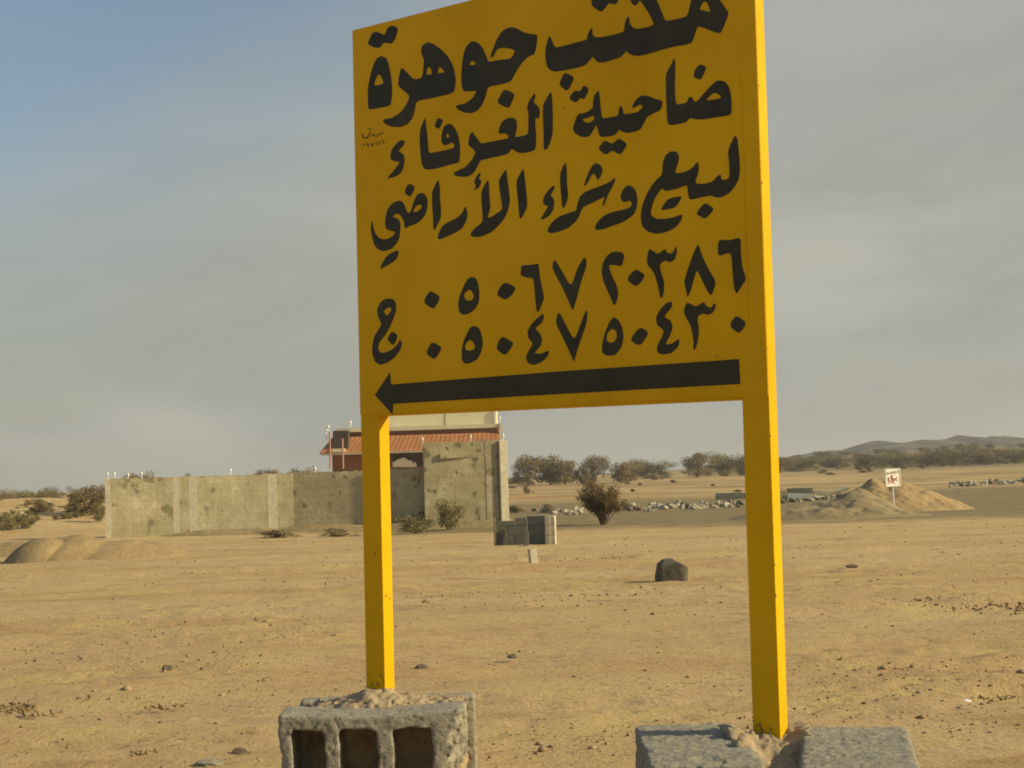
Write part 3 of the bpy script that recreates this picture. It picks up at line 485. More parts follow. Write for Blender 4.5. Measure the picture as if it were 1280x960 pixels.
def hollow_block():
    hw = 0.219
    def fn(X, Y, Z):
        sag = 0.011*np.exp(-(X/0.17)**2) - 0.003
        d = sbox(X, Y, Z+sag, (0, 0, 0.0), (hw, 0.075, 0.102), 0.005)
        bow = 0.008*(1-(X/hw)**2)
        d = np.maximum(d, -(Y+0.067+bow))
        for cx, wd in ((-0.149, 0.038), (-0.033, 0.044), (0.094, 0.045)):
            hole = sbox(X, Y, Z, (cx+0.002*vnoise(Z/.06, 0, 0, 4), -0.03, -0.012), (wd+.0012*vnoise(Z/.03, 1, 0, 5), 0.095, 0.077+.002*vnoise(X/.03, 1, 0, 6)), 0.012)
            d = np.maximum(d, -hole)
        # broken right corner and ragged left edge
        brk = 0.014*fbm(X/.035, Y/.035, Z/.035, 31, 4, .6)
        d = np.maximum(d, 0.893*X-0.329*Y-0.308*Z-0.178+brk)
        d = np.maximum(d, (-(X+0.212) - 0.15*(Z) + 0.010*fbm(Z/.03, Y/.03, 0, 33, 3)-0.006))
        return rough_field(d, X, Y, Z, 5, 0.0017, 0.008, 0.005)
    o = net_obj('hollow_block', fn, (-.24, -.09, -.12), (.24, .09, .12), 0.0042, M['block'])
    tag(o, 'hollow concrete block with three square openings in front of the left post', 'concrete block')
    return o
fb = hollow_block(); fb.location = (-0.352, 3.492, 0.102); fb.rotation_euler = (0, 0, radians(1))

def solid_block(hd, seed, label, loc, rz, core=False, a=0.0026):
    def fn(X, Y, Z):
        d = sbox(X, Y, Z, (0, 0, 0), hd, 0.007)
        if core:
            for s_ in (-1, 0, 1):
                d = np.maximum(d, -sbox(X, Y, Z, (s_*0.125, 0, -0.03), (0.045, hd[1]-0.03, hd[2]), 0.015))
        return rough_field(d, X, Y, Z, seed, a, 0.010)
    o = net_obj('concrete_block', fn, tuple(-h for h in hd), hd, 0.0048, M['block'])
    o.location = loc; o.rotation_euler = (0, 0, rz); return tag(o, label, 'concrete block')
solid_block((0.224, 0.040, 0.097), 8, 'concrete block behind the left post, its end showing as a narrow pale strip', (-0.345, 3.775, 0.092), radians(1))
solid_block((0.107, 0.225, 0.100), 9, 'flat grey concrete block left of the right post', (0.344, 2.945, 0.100), radians(-1))
solid_block((0.107, 0.225, 0.100), 10, 'flat grey concrete block right of the right post', (0.648, 2.858, 0.100), radians(-12))

def mortar(name, label, c, hd, seed, bumps, cut=None):
    def fn(X, Y, Z):
        top = hd[2] + sum(h*np.exp(-(((X-x)/r)**2+((Y-y)/r)**2)) for x, y, r, h in bumps)
        d = np.maximum(sbox(X, Y, Z, (0, 0, 0), (hd[0], hd[1], 0.5), 0.03), Z-top)
        d = np.maximum(d, -Z-hd[2])
        return d + 0.006*fbm(X/.026, Y/.026, Z/.026, seed, 4, 0.8) + 0.006*np.abs(vnoise(X/.02, Y/.02, Z/.02, seed+3))
    o = net_obj(name, fn, (-hd[0]-.03, -hd[1]-.03, -hd[2]-.02), (hd[0]+.03, hd[1]+.03, hd[2]+.07), 0.0052, M['mortar'])
    o.location = c; return tag(o, label, 'mortar')
mortar('mortar_lump', 'crumbly mortar packed between two blocks around the foot of the left post', (-0.335, 3.640, 0.097), (0.190, 0.100, 0.092), 21,
       [(-0.02, 0.0, 0.085, 0.043), (0.13, 0.03, 0.07, 0.012), (-0.12, 0.05, 0.06, 0.008)])
mortar('mortar_lump', 'crumbly mortar heaped between two blocks around the foot of the right post', (0.500, 2.965, 0.080), (0.088, 0.175, 0.080), 22,
       [(0.0, 0.06, 0.07, 0.036), (-0.085, 0.02, 0.055, 0.047), (-0.07, -0.06, 0.04, 0.047), (0.085, 0.09, 0.05, 0.050), (0.09, 0.02, 0.03, 0.050), (-0.08, 0.12, 0.05, 0.048)])

# ------------------------------------------------------------------ stones
def stone_mesh(name, seed, sx=1, sy=1, sz=1, sub=2, rough=0.35, flat=0.0):
    bm = bmesh.new(); bmesh.ops.create_icosphere(bm, subdivisions=sub, radius=1.0)
    for v in bm.verts:
        n = mnoise.noise(v.co*1.1+Vector((seed*3.1, 0, 0)))*rough + mnoise.noise(v.co*2.6+Vector((0, seed*1.7, 0)))*rough*0.5
        v.co *= 1+n
        q = 0.62
        v.co.x = math.copysign(min(abs(v.co.x), q+0.35*rnd.random()), v.co.x)
        v.co = Vector((v.co.x*sx, v.co.y*sy, max(v.co.z, -0.35)*sz))
    me = bpy.data.meshes.new(name); bm.to_mesh(me); bm.free(); return me

def boulder():
    def fn(X, Y, Z):
        d = sbox(X, Y, Z, (0, 0, 0.05), (0.15, 0.11, 0.16), 0.07)
        d = np.maximum(d, (X*0.55+Z*0.75-0.165)); d = np.maximum(d, (-X*0.75+Z*0.55-0.155)); d = np.maximum(d, (-X-0.125+0.15*Z))
        return d + 0.009*fbm(X/.11, Y/.11, Z/.11, 3, 4)
    p = ground_at(840, 727); p.y += 0.1
    o = net_obj('boulder', fn, (-.17, -.13, -.12), (.17, .13, .22), 0.012, M['boulder']); o.location = p+Vector((0, 0, 0.03)); o.scale = (0.95, 1, 0.71)
    return tag(o, 'dark rounded boulder alone on the open sand behind the sign', 'boulder')
boulder()

def stone(px, py, s, label, m='dark_rock', sz=0.6, rz=0.0):
    p = ground_at(px, py); o = link('stone', stone_mesh('stone', px, s*1.3, s, s*sz), M[m], loc=p+Vector((0, 0, s*sz*0.25))); o.rotation_euler = (0, 0, rz); tag(o, label, 'stone')
stone(262, 956, 0.036, 'flat pale stone on the sand just left of the hollow block', 'rock', 0.35)
stone(300, 942, 0.022, 'small brown clod above the flat pale stone', 'dark_rock', 0.6)
stone(1065, 709, 0.055, 'dark flat stone on bright sand right of the right post', 'dark_rock', 0.45)
stone(640, 822, 0.020, 'small dark stone on the sand between the two posts', 'dark_rock', 0.7)
stone(527, 836, 0.026, 'small dark stone just right of the left post foot', 'dark_rock', 0.6)
stone(209, 840, 0.022, 'small upright brown stone on the open sand at the left', 'dark_rock', 1.1)
stone(1120, 881, 0.028, 'dark pebble on the sand above the right concrete block', 'dark_rock', 0.5)
stone(1208, 879, 0.014, 'tiny white stone at the tip of a dark rut on the right', 'white', 0.7)

def scatter_pebbles():
    V, F = [], []; r2 = random.Random(5)
    base = [(1, 0, 0), (0, 1, 0), (-1, 0, 0), (0, -1, 0), (0, 0, 1), (0, 0, -1)]
    tri = [(0, 1, 4), (1, 2, 4), (2, 3, 4), (3, 0, 4), (1, 0, 5), (2, 1, 5), (3, 2, 5), (0, 3, 5)]
    pts = []
    for _ in range(17000):
        y = 3.2*math.exp(r2.random()**1.15*2.9); x = y*r2.uniform(-.40, .40)
        pts.append((x, y))
    pts = np.array(pts); dn = vnoise(pts[:, 0]/1.6, pts[:, 1]/.7, 0, 9)+0.5*vnoise(pts[:, 0]/.3, pts[:, 1]/.2, 0, 77)
    keep = dn + 0.9*np.array([r2.random() for _ in pts]) > 0.78
    pts = pts[keep]; zz = terrain(pts[:, 0], pts[:, 1])
    for (x, y), z in zip(pts, zz):
        s = 0.0030*math.exp(r2.gauss(0, 0.6))*(1+y*0.05); s = min(s, 0.022); a = r2.uniform(0, 6.28); b = len(V)
        kx, ky, kz = s*r2.uniform(.8, 1.8), s*r2.uniform(.7, 1.2), s*r2.uniform(.4, .9)
        for q in base:
            qx, qy, qz = q[0]*kx*r2.uniform(.6, 1.2), q[1]*ky*r2.uniform(.6, 1.2), q[2]*kz
            V.append((x+qx*cos(a)-qy*sin(a), y+qx*sin(a)+qy*cos(a), z+qz+kz*.3))
        F.extend([(b+i, b+j, b+k) for i, j, k in tri])
    me = np_mesh('gravel', np.array(V), np.array(F)); tag(link('gravel', me, M['pebble']), kind='stuff')
scatter_pebbles()

def clods():
    r2 = random.Random(15); V, F = [], []
    tri = [(0, 1, 4), (1, 2, 4), (2, 3, 4), (3, 0, 4), (1, 0, 5), (2, 1, 5), (3, 2, 5), (0, 3, 5)]
    base = [(1, 0, 0), (0, 1, 0), (-1, 0, 0), (0, -1, 0), (0, 0, 1), (0, 0, -1)]
    for x0, x1, yc, h_, n, s0 in ((1130, 1290, 750, 5, 150, .016), (1060, 1150, 752, 4, 50, .014), (1025, 1160, 838, 6, 130, .010), (1130, 1290, 846, 6, 110, .010),
                                  (1210, 1270, 874, 3, 50, .008), (1165, 1215, 884, 3, 40, .008), (-5, 45, 886, 5, 90, .009), (30, 80, 892, 3, 40, .008), (180, 232, 884, 2.5, 34, .008),
                                  (165, 200, 940, 3, 26, .007), (295, 316, 943, 2, 16, .007), (320, 340, 849, 2, 14, .008), (95, 115, 873, 3, 14, .007), (640, 800, 700, 3, 60, .014), (690, 760, 745, 2, 20, .012),
                                  (870, 925, 697, 2, 26, .012), (1000, 1050, 845, 4, 30, .008), (600, 660, 860, 3, 26, .007), (1110, 1130, 881, 2, 16, .008), (400, 900, 872, 26, 60, .006), (1180, 1290, 760, 8, 60, .011), (0, 340, 900, 50, 60, .006)):
        for _ in range(n):
            t = r2.random(); p = ground_at(x0+(x1-x0)*t, yc+r2.gauss(0, h_*.55)+(t-.5)*-3)
            s = min(s0*.72*math.exp(r2.gauss(0, .4)), s0*1.3); a = r2.uniform(0, 6.28); i0 = len(V); kx, ky, kz = s*r2.uniform(.9, 2.2), s*r2.uniform(.7, 1.2), s*r2.uniform(.4, .9)
            for q in base:
                qx, qy, qz = q[0]*kx*r2.uniform(.5, 1.2), q[1]*ky*r2.uniform(.5, 1.2), q[2]*kz
                V.append((p.x+qx*cos(a)-qy*sin(a), p.y+qx*sin(a)+qy*cos(a), p.z+qz+kz*.15))
            F.extend([(i0+i, i0+j, i0+k) for i, j, k in tri])
    tag(link('soil_clods', np_mesh('soil_clods', np.array(V), np.array(F)), M['clod']), kind='stuff')
clods()

# rows of rocks
rock_meshes = [stone_mesh('rock', 40+i, 1.0, 0.85, 0.85, 2, 0.75) for i in range(9)]
def rock_row(pts, n, Y, smin, smax, label, group, jit=2.0, dark=0.25):
    r2 = random.Random(n*7+int(Y))
    for i in range(n):
        t = (i+r2.random()*0.8)/n*(len(pts)-1); k = min(int(t), len(pts)-2); f = t-k
        px = pts[k][0]*(1-f)+pts[k+1][0]*f; py = pts[k][1]*(1-f)+pts[k+1][1]*f + r2.uniform(-jit, jit)
        p = ground_at(px, py)
        s = r2.uniform(smin, smax)*p.y/Y
        me = r2.choice(rock_meshes); o = bpy.data.objects.new('rock', me); C.objects.link(o)
        if not me.materials: me.materials.append(M['rock'])
        o.location = p+Vector((0, 0, s*0.2)); o.scale = (s*r2.uniform(.8, 1.4), s, s*r2.uniform(.8, 1.25)); o.rotation_euler = (r2.uniform(-.3, .3), r2.uniform(-.3, .3), r2.uniform(0, 6.28))
        if r2.random() < dark:
            o.material_slots[0].link = 'OBJECT'; o.material_slots[0].material = M['dark_rock']
        tag(o, label, 'rock', group)
rock_row([(668, 639), (700, 642), (730, 642)], 17, 50, 0.07, 0.15, 'pale broken rock in the low row between the bush and the block pit', 'rocks left of the brown bush')
rock_row([(783, 638), (830, 636), (880, 634), (928, 632)], 44, 52, 0.09, 0.20, 'pale broken rock in the row between the brown bush and the right post', 'rocks in the row right of the brown bush')
rock_row([(976, 628), (1010, 626), (1064, 621)], 30, 60, 0.08, 0.19, 'small rock in the rubble left of the pointed sand mound', 'rubble rocks left of the sand mound', 2.5, 0.5)
rock_row([(1186, 608), (1230, 606), (1282, 603)], 26, 95, 0.14, 0.30, 'pale rock in the row right of the pointed sand mound', 'rocks in the row right of the sand mound', 1.5, 0.3)
rock_row([(508, 661), (560, 655), (628, 646)], 24, 42, 0.05, 0.13, 'small stone in the rubble along the foot of the tall wall', 'rubble at the foot of the tall wall', 4, 0.5)
rock_row([(20, 640), (60, 636), (128, 640)], 26, 48, 0.03, 0.08, 'small stone lying on the dirt slope left of the compound wall', 'stones on the dirt slope', 9, 0.7)

# ------------------------------------------------------------------ mounds
def mound(name, label, cx, cy, fn, wx, wy, m, nx=90, ny=50, nz=0.16):
    V = []; F = []
    xs = np.linspace(-wx, wx, nx); ys = np.linspace(-wy, wy, ny); X, Y = np.meshgrid(xs, ys, indexing='ij')
    z0 = terrain(cx+X, cy+Y, False)-tz(cx, cy); H = fn(X, Y)
    H = H + np.clip(H, 0, .25)*(nz*vnoise(X/.5, Y/.5, 0, 60)+0.5*nz*vnoise(X/.17, Y/.17, 0, 61)) - 0.03
    edge = np.minimum(1-np.abs(X)/wx, 1-np.abs(Y)/wy); H = H-0.3*np.clip(0.06-edge, 0, 1)/0.06
    V = np.stack([X, Y, z0+H], -1).reshape(-1, 3); i = np.arange(nx-1)[:, None]*ny; j = np.arange(ny-1)[None]
    Q = np.stack([i+j, i+ny+j, i+ny+j+1, i+j+1], -1).reshape(-1, 4)
    o = link(name, np_mesh(name, V, Q), m, loc=(cx, cy, tz(cx, cy)), smooth=True); return tag(o, label, 'mound')
def peaks(lst):
    def fn(X, Y):
        H = np.full(X.shape, -0.08)
        for x, y, h, rl, rr, ry in lst:
            rx = np.where(X < x, rl, rr); d = np.sqrt(((X-x)/rx)**2+((Y-y)/ry)**2); H = np.maximum(H, h*(1-d) if h > .4 else h*(1-d*d))
        return H
    return fn
p = ground_at(1140, 640)
mound('sand_mound', 'pointed tan sand mound with a long right slope behind the small white sign', p.x, p.y+2.0, peaks([(-.60, .2, 1.05, 1.2, 2.2, 2.2), (0.0, .2, 1.10, 1.2, 2.4, 2.1), (.45, .2, .92, 1.2, 2.1, 1.9), (1.15, .1, .66, 1.6, 1.2, 1.7)]), 3.2, 2.4, M['mound'], 150, 110, nz=.26)
p = ground_at(1045, 650)
mound('soil_mound', 'low grey soil heap spreading left from the pointed sand mound', p.x, p.y+2.2, peaks([(1.25, 0.5, .80, 2.3, 1.5, 2.0), (-.4, .2, .36, 2.2, 2.4, 1.6), (.4, -.5, .3, 2.8, 3.0, 1.2)]), 3.4, 2.3, M['grey_mound'], 140, 90, nz=.24)
p = ground_at(60, 703)
mound('sand_mound', 'low spread of yellow sand with a long gentle right slope at the left edge', p.x, p.y+0.9, peaks([(.10, .25, .40, .9, 1.0, 1.1), (.65, .4, .31, 1.0, 1.3, 1.2), (-1.6, 2.2, .28, 2.0, 2.0, .7)]), 3.0, 2.9, M['mound'], 130, 90, nz=.10)
p = ground_at(42, 703)
mound('soil_mound', 'dull grey brown rounded soil heap in front of the yellow sand at the left edge', p.x, p.y+0.45, peaks([(0, 0, .40, .62, .55, .62), (.1, .1, .38, .6, .5, .6)]), 1.3, .8, M['dun_mound'], 80, 50, nz=.08)
p = ground_at(400, 668)
mound('soil_mound', 'long low bank of soil along the foot of the compound wall', p.x-0.2, p.y+2.0, peaks([(-3.2, .6, .30, 2.2, 3, 1.8), (0, .8, .30, 2.6, 3, 1.6), (3.0, .8, .38, 2.4, 2.2, 1.6), (4.4, .8, .34, 2.0, 1.2, 1.5)]), 6.2, 2.2, M['grey_mound'], 170, 60)

# ------------------------------------------------------------------ compound walls
def wall_piece(parent, name, pxa, pxb, ytop_a, ytop_b, Ya, Yb, m, thick=0.2, base=-1.1, n=60, k=14, ragged=0.03):
    a = at(pxa, ytop_a, Ya); b = at(pxb, ytop_b, Yb); d = (b-a); L_ = math.hypot(d.x, d.y); ux, uy = d.x/L_, d.y/L_
    V = []; tops = []
    for i in range(n+1):
        t = i/n; z = a.z*(1-t)+b.z*t + ragged*(rnd.random()-0.5) + ragged*mnoise.noise(Vector((t*23, pxa, 0)))
        x, y = a.x+d.x*t, a.y+d.y*t
        for s in (0, 1): V += [(x-uy*thick*s*-1*-1, y+ux*thick*s, base), (x-uy*thick*s, y+ux*thick*s, z)]
    F = []
    for i in range(n):
        q = i*4; r_ = q+4
        F += [(q, r_, r_+1, q+1), (q+1, r_+1, r_+3, q+3), (q+3, r_+3, r_+2, q+2)]
    F += [(0, 1, 3, 2), (n*4, n*4+2, n*4+3, n*4+1)]
    return pyd(name, V, F, m, parent)
cw = empty('compound_wall', (0, 0, 0), label='long weathered wall with pale pilasters running left from the left post', cat='wall')
wall_piece(cw, 'wall_face', 131, 366, 599, 591.5, 39.7, 40.85, M['pale_wall'])  # paler copy of the render: sun on this stretch is put into the colour
wall_piece(cw, 'wall_face', 365, 534, 591.5, 585, 40.87, 40.9, M['old_wall'])
for pa, pb, yt, mm in ((131, 138, 598.5, 'white'), (216, 224, 596, 'pale_block'), (236, 246, 595.5, 'pale_block'), (334, 346, 592.5, 'pale_block')):
    wall_piece(cw, 'pilaster', pa, pb, yt+.3, yt+.2, 39.692+(pa-131)*.00489, 39.692+(pb-131)*.00489, M['pale_block'], 0.18, n=4, ragged=.02)
tw = empty('tall_wall', label='taller rough cement wall with a sunlit end pillar right of the left post', cat='wall')
wall_piece(tw, 'wall_face', 529, 621, 554, 550.8, 40.55, 40.86, M['old_wall'], 0.2, ragged=.05)
wall_piece(tw, 'pilaster', 606, 616, 551, 550.5, 40.80, 40.835, M['pale_wall'], 0.12, n=4)
a = at(621, 551, 41.0)
MB().box((a.x+.08, 41.06, (a.z-1.1)/2+.0), (0.24, 0.5, a.z+1.1), radians(24)).build('end_pillar', M['pale_block'], tw, bevel=.015)  # paler than the wall: the sun on its end is put into the colour
b = at(575, 575, 41.4)
MB().box((b.x+.2, 40.735, b.z+.12), (1.5, 0.05, 0.14), radians(12), jit=.02).build('mortar_band', M['pale_wall'], tw)
# globe lamps on walls and roof
def lamp(px, py, Y, h, label, group='white globe lamps on the walls and roof'):
    p = at(px, py, Y); e = empty('globe_lamp', p, label=label, cat='lamp', group=group)
    r = Y*0.00085
    MB().tube([(0, 0, -0.03), (0, 0, h*.5)], r*.45, 6).build('stem', M['white'], e)
    MB().ball((0, 0, h*.5+r), r*1.0, 8, 5, 1.7).build('globe', M['white'], e, smooth=True)
lamp(134.5, 599.0, 40.6, .20, 'white lamp on the far left end of the long wall')
lamp(143, 598.7, 40.6, .20, 'white lamp second from the left end of the long wall')
lamp(160, 598.0, 40.6, .12, 'short white lamp third from the left end of the long wall')
lamp(177, 597.5, 40.6, .18, 'white lamp fourth from the left end of the long wall')
lamp(288, 594.0, 40.6, .20, 'lone white lamp midway along the long wall')
lamp(394, 590.5, 42.1, .14, 'white lamp on the wall just below the left roof tip')
lamp(528, 555.0, 41.8, .22, 'white lamp on the left corner of the tall wall')
lamp(588.5, 552.5, 41.5, .22, 'white lamp on the middle of the tall wall')
lamp(629, 551.5, 41.3, .24, 'white lamp on the right end of the tall wall')

# ------------------------------------------------------------------ house
HY = 85.0
def hx(px): return (px-640)/FOC*HY
def hz(px, py): return at(px, py, HY).z
hs = empty('house', (hx(510), HY, tz(hx(510), HY)), label='low house with orange tiled roof skirt and cream parapet behind the wall', cat='house')
o0 = hs.location.copy()
def hb(x0, x1, y0, y1, z0, z1): return ((x0+x1)/2-o0.x, (y0+y1)/2-o0.y, (z0+z1)/2-o0.z), (x1-x0, y1-y0, z1-z0)
zr = lambda x, y: hz(x, y)
XL, XR = hx(408), hx(622)
zg = tz(hx(510), HY)-.3
ze = zr(510, 563); zt = zr(510, 543.5); zp0 = zr(510, 537.5); zp1 = zr(510, 532.5)
def hbox(nm, m, x0, x1, y0, y1, z0, z1, bev=0.0):
    c, d = hb(x0, x1, y0, y1, z0, z1); return MB().box(c, d).build(nm, m, hs, bevel=bev)
hbox('wall', M['maroon'], hx(411), hx(618), HY+.6, HY+9, zg, ze)
# tiled skirt: sloping band with ridges, flared at the left hip
def skirt():
    mb = MB(); n = 74; V = []; x0t, x1t, x0b, x1b = hx(412), hx(622), hx(398), hx(622)
    rows = 5
    for r_ in range(rows+1):
        t = r_/rows; xa, xb = x0t*(1-t)+x0b*t, x1t*(1-t)+x1b*t
        for s_ in ((0, 1) if 0 < r_ < rows else (0,)):
            for i in range(n+1):
                u = i/n; rid = 0.018*abs(sin(u*n*pi/2))
                V.append((xa*(1-u)+xb*u-o0.x, HY+.55-t*0.95-rid*.7-(0.06 if s_ == 0 and r_ else 0)-o0.y, zt*(1-t)+ze*t+rid*.5-(0.03 if r_ and s_ == 0 else 0)-o0.z))
    lines = len(V)//(n+1); F = []
    for l in range(lines-1):
        for i in range(n): a_ = l*(n+1)+i; F.append((a_, a_+n+1, a_+n+2, a_+1))
    return pyd('roof_tiles', V, F, M['tile'], hs)
skirt()
# left hip face and underside
V = [(hx(412), HY+.55, zt), (hx(398), HY-.4, ze), (hx(394.5), HY+3, ze-.05), (hx(410), HY+3, zt)]
pyd('hip', [Vector(v)-o0 for v in V], [(0, 1, 2, 3)], M['tile'], hs)
hbox('eave', M['cream'], hx(399), hx(621), HY-.44, HY+.7, ze-.13, ze-.01)
hbox('beam', M['cream'], hx(416), hx(622.5), HY+.5, HY+8.5, zp0, zp1)
hbox('upper_wall', M['maroon'], hx(417), hx(621), HY+.75, HY+8.3, zt-.2, zp0-.002)
hbox('penthouse', M['cream'], hx(462), hx(619), HY+2.2, HY+7.5, zp1-.05, zr(555, 510))
hbox('pilaster', M['white'], hx(617)-.05, hx(617)+.05, HY+2.1, HY+2.2, zp1, zr(555, 510)-.1)
hbox('joint', M['lid'], hx(553)-.02, hx(553)+.02, HY+2.18, HY+2.2, zp1, zr(555, 510)-.1)
hbox('corner_post', M['cream'], hx(622.5), hx(626), HY+.4, HY+.7, zr(620, 548), zp1+.02)
# solid dormer box, recess shade put into its colour, pink columns at the left
hbox('dormer', M['dark'], hx(415), hx(434), HY-.30, HY+.8, zr(425, 560), zr(425, 538.5), .02)
hbox('dormer_sill', M['cream'], hx(413.5), hx(430), HY-.55, HY-.31, zr(422, 565.5), zr(422, 561))
for px, y0, y1 in ((413, 540, 586), (429, 548, 586)):
    q0, q1 = at(px, y1, HY-.7), at(px-1, y0, HY-.7)
    MB().tube([q0-o0, q1-o0], 0.05, 8).build('column', M['pink'], hs)
hbox('shaded_recess', M['dark'], hx(488), hx(612), HY+.25, HY+.58, zr(510, 583), ze-.14)  # solid dark slab before the wall, recess shade put into its colour
pl = [(488, 584), (488, 577.5), (491, 577), (494, 574.5), (498, 573.8), (501, 571.8), (505, 573.5), (508, 575.5), (512, 576), (514, 579.5), (516.5, 577.2), (518.5, 584)]
MB().prism([(hx(x)-o0.x, zr(x, y)-o0.z) for x, y in pl], -.1, .1).build('scalloped_crest', M['cream'], hs)
lamp(408, 549, HY+.3, .95, 'white lamp on the left roof tip of the house')
lamp(410.5, 538.5, HY+.3, .30, 'small white lamp just right of the left roof tip')
lamp(438, 533.5, HY+1, .36, 'white lamp on the cream parapet left of the left post')
lamp(624.5, 527.5, HY+.55, .36, 'white lamp on the right corner of the house parapet')

# ------------------------------------------------------------------ unfinished block pit
pit = empty('block_pit', ground_at(655, 682), rz=radians(0), label='low unfinished box of grey cinder blocks with its sunlit end coloured paler, open at the top', cat='block wall')
po = pit.location.copy()
block_me = {}
def blk(parent, c, d, m, rz=0, nm='block'):
    key = (round(d[0], 2), round(d[1], 2), round(d[2], 2), m)
    if key not in block_me:
        t = MB().box((0, 0, 0), d, jit=.004).build(nm, M[m], parent, bevel=.005); block_me[key] = t.data; t.location = c; t.rotation_euler = (0, 0, rz); return t
    o = link(nm, block_me[key], None, parent, loc=c); o.rotation_euler = (rnd.uniform(-.01, .01), 0, rz+rnd.uniform(-.015, .015)); return o
Zp = po.y; k = Zp/FOC
x0, x1, x2 = (618-655)*k, (660-655)*k, (684-655)*k
for r_ in range(3):
    zc = 0.07+r_*0.153
    off = 0.0 if r_ % 2 else 0.19
    xs_ = x0
    w = (x1-x0-.004)
    if r_ == 0 or r_ == 2: parts = [(x0, w*.625), (x0+w*.633, w*.367)]
    else: parts = [(x0, w*.36), (x0+w*.368, w*.632)]
    if r_ < 2 or True:
        for xa, ww in parts:
            h = .15 if r_ < 2 else (.12 if xa > x0+.1 else .08)
            blk(pit, (xa+ww/2, .45, zc-(.15-h)/2), (ww, .16, h), 'grey_block')
    blk(pit, ((x1+x2)/2+.006, .20, zc), (x2-x1-.006, .14, .15), 'grey_block', radians(-14))
    blk(pit, (x2+.02, .0, zc), (.075, .16, .15), 'pale_block', radians(-8)); blk(pit, (x2+.10, .02, zc), (.075, .2, .15), 'pale_block', radians(-8))  # paler blocks: the sun on the end face is put into their colour
MB().box((x0+.012, .22, .2), (.03, .34, .46)).build('board', M['lid'], pit)
sp = ground_at(658, 682.5)
tag(MB().box((0, 0, .11), (.085, .08, .24), jit=.005).build('marker_stone', M['grey_block'], None, loc=sp+Vector((0, -.12, 0)), bevel=.006), 'short grey marker stone against the front of the block pit', 'marker')
sp = ground_at(667.5, 705)
mk = MB().box((0, 0, .075), (.085, .07, .19), radians(20), jit=.006).build('marker_stone', M['pale_block'], None, loc=sp, bevel=.008)
mk.rotation_euler = (0, radians(-7), 0); tag(mk, 'small pale cream marker stone standing alone on sand before the block pit', 'marker')

# ------------------------------------------------------------------ small white sign
sp = ground_at(1118, 640.5); s2 = empty('plot_sign', sp, rz=radians(24), label='small white square sign with red Arabic lettering on a thin pole', cat='sign')
ks = sp.y/FOC
MB().tube([(0, 0, -.1), (-.02, 0, 38*ks), (-.035, 0, 54*ks)], .022, 8).build('pole', M['white'], s2)
MB().box((-.035, -.035, 43.5*ks), (24.5*ks, .02, 23*ks)).build('panel', M['white'], s2, bevel=.003)
fr = MB()
for q, d in (((0, 11.2), (22.5, .5)), ((0, -11.2), (22.5, .5)), ((-11, 0), (.5, 23)), ((11, 0), (.5, 23))):
    fr.box((-.035+q[0]*ks, -.05, (43.5+q[1])*ks), (d[0]*ks, .01, d[1]*ks))
fr.build('frame', M['pale_block'], s2)
def strokes(nm, lst, m):
    for pts, r_ in lst: MB().tube([(-.035+(x-11)*ks, -.047, (43.5+11-y)*ks) for x, y in pts], r_*ks, 6).build(nm, M[m], s2)
strokes('letter', [([(2.5, 4), (2, 6.5), (3.5, 7.2), (4.5, 5), (5, 6), (7.5, 5.8)], .45), ([(7.5, 5.8), (8.3, 4), (9, 6), (11, 5.8), (11.5, 3), (12, 5.8), (14, 5.5)], .45), ([(14, 5.5), (15, 2.8), (15.6, 5.5), (18, 5.2), (18.3, 2.4)], .45), ([(19.8, 2.5), (19.8, 5.4)], .45), ([(12.5, 8), (13.5, 8)], .4)], 'darkred')
strokes('letter', [([(4.5, 10.5), (4, 14), (5.5, 15.5), (8, 15), (9.2, 12), (9, 8), (10, 9.5), (10.5, 14), (12, 16.5)], .8), ([(12, 16), (13.5, 12), (15.5, 14.5), (17.8, 11)], .7), ([(2.5, 17.6), (9, 17.2), (12, 17.4)], .6), ([(5, 12.6), (6.5, 12.2)], .6)], 'red')
strokes('letter', [([(13, 18.2), (14, 19.2)], .5), ([(16.5, 15.5), (18, 14.8)], .5)], 'darkred')

# ------------------------------------------------------------------ debris beyond the right post
def slab(nm, pxa, pxb, ya, yb, Y, dep, m, label, cat, rz=0.0):
    a_, b_ = at(pxa, yb, Y), at(pxb, ya, Y); g_ = tz((a_.x+b_.x)/2, Y)
    o = MB().box((0, 0, 0), (b_.x-a_.x, dep, b_.z-a_.z), jit=.02).build(nm, M[m], None, loc=((a_.x+b_.x)/2, Y, (a_.z+b_.z)/2), bevel=.012); o.rotation_euler = (0, rz, 0)
    return tag(o, label, cat)
slab('low_wall', 895, 936, 615.5, 624.5, 66, .3, 'grey_block', 'low dark block wall behind the rock row left of the right post', 'wall')
slab('low_wall', 985, 1015, 610, 618, 64, .3, 'grey_block', 'short dark wall piece just right of the right post, behind a pale sheet', 'wall')
slab('sheet', 984, 1013, 616.5, 624, 61, .15, 'pale_blue', 'pale blue grey sheet lying in rubble beside the right post', 'sheet', radians(2))
slab('block', 973, 984, 613, 627, 61.5, .2, 'old_wall', 'upright tan block touching the right post at the rubble', 'block')
slab('slab', 1016, 1034, 613.5, 618.5, 62, .4, 'pale_block', 'white slab lying tilted in the middle of the rubble', 'slab', radians(6))
a_, b_ = at(1037, 616.5, 62), at(1061, 609, 62)
tag(MB().tube([a_, b_], .09, 8).build('pipe', M['pale_block'], None), 'pale round pipe leaning in the rubble left of the sand mound', 'pipe')

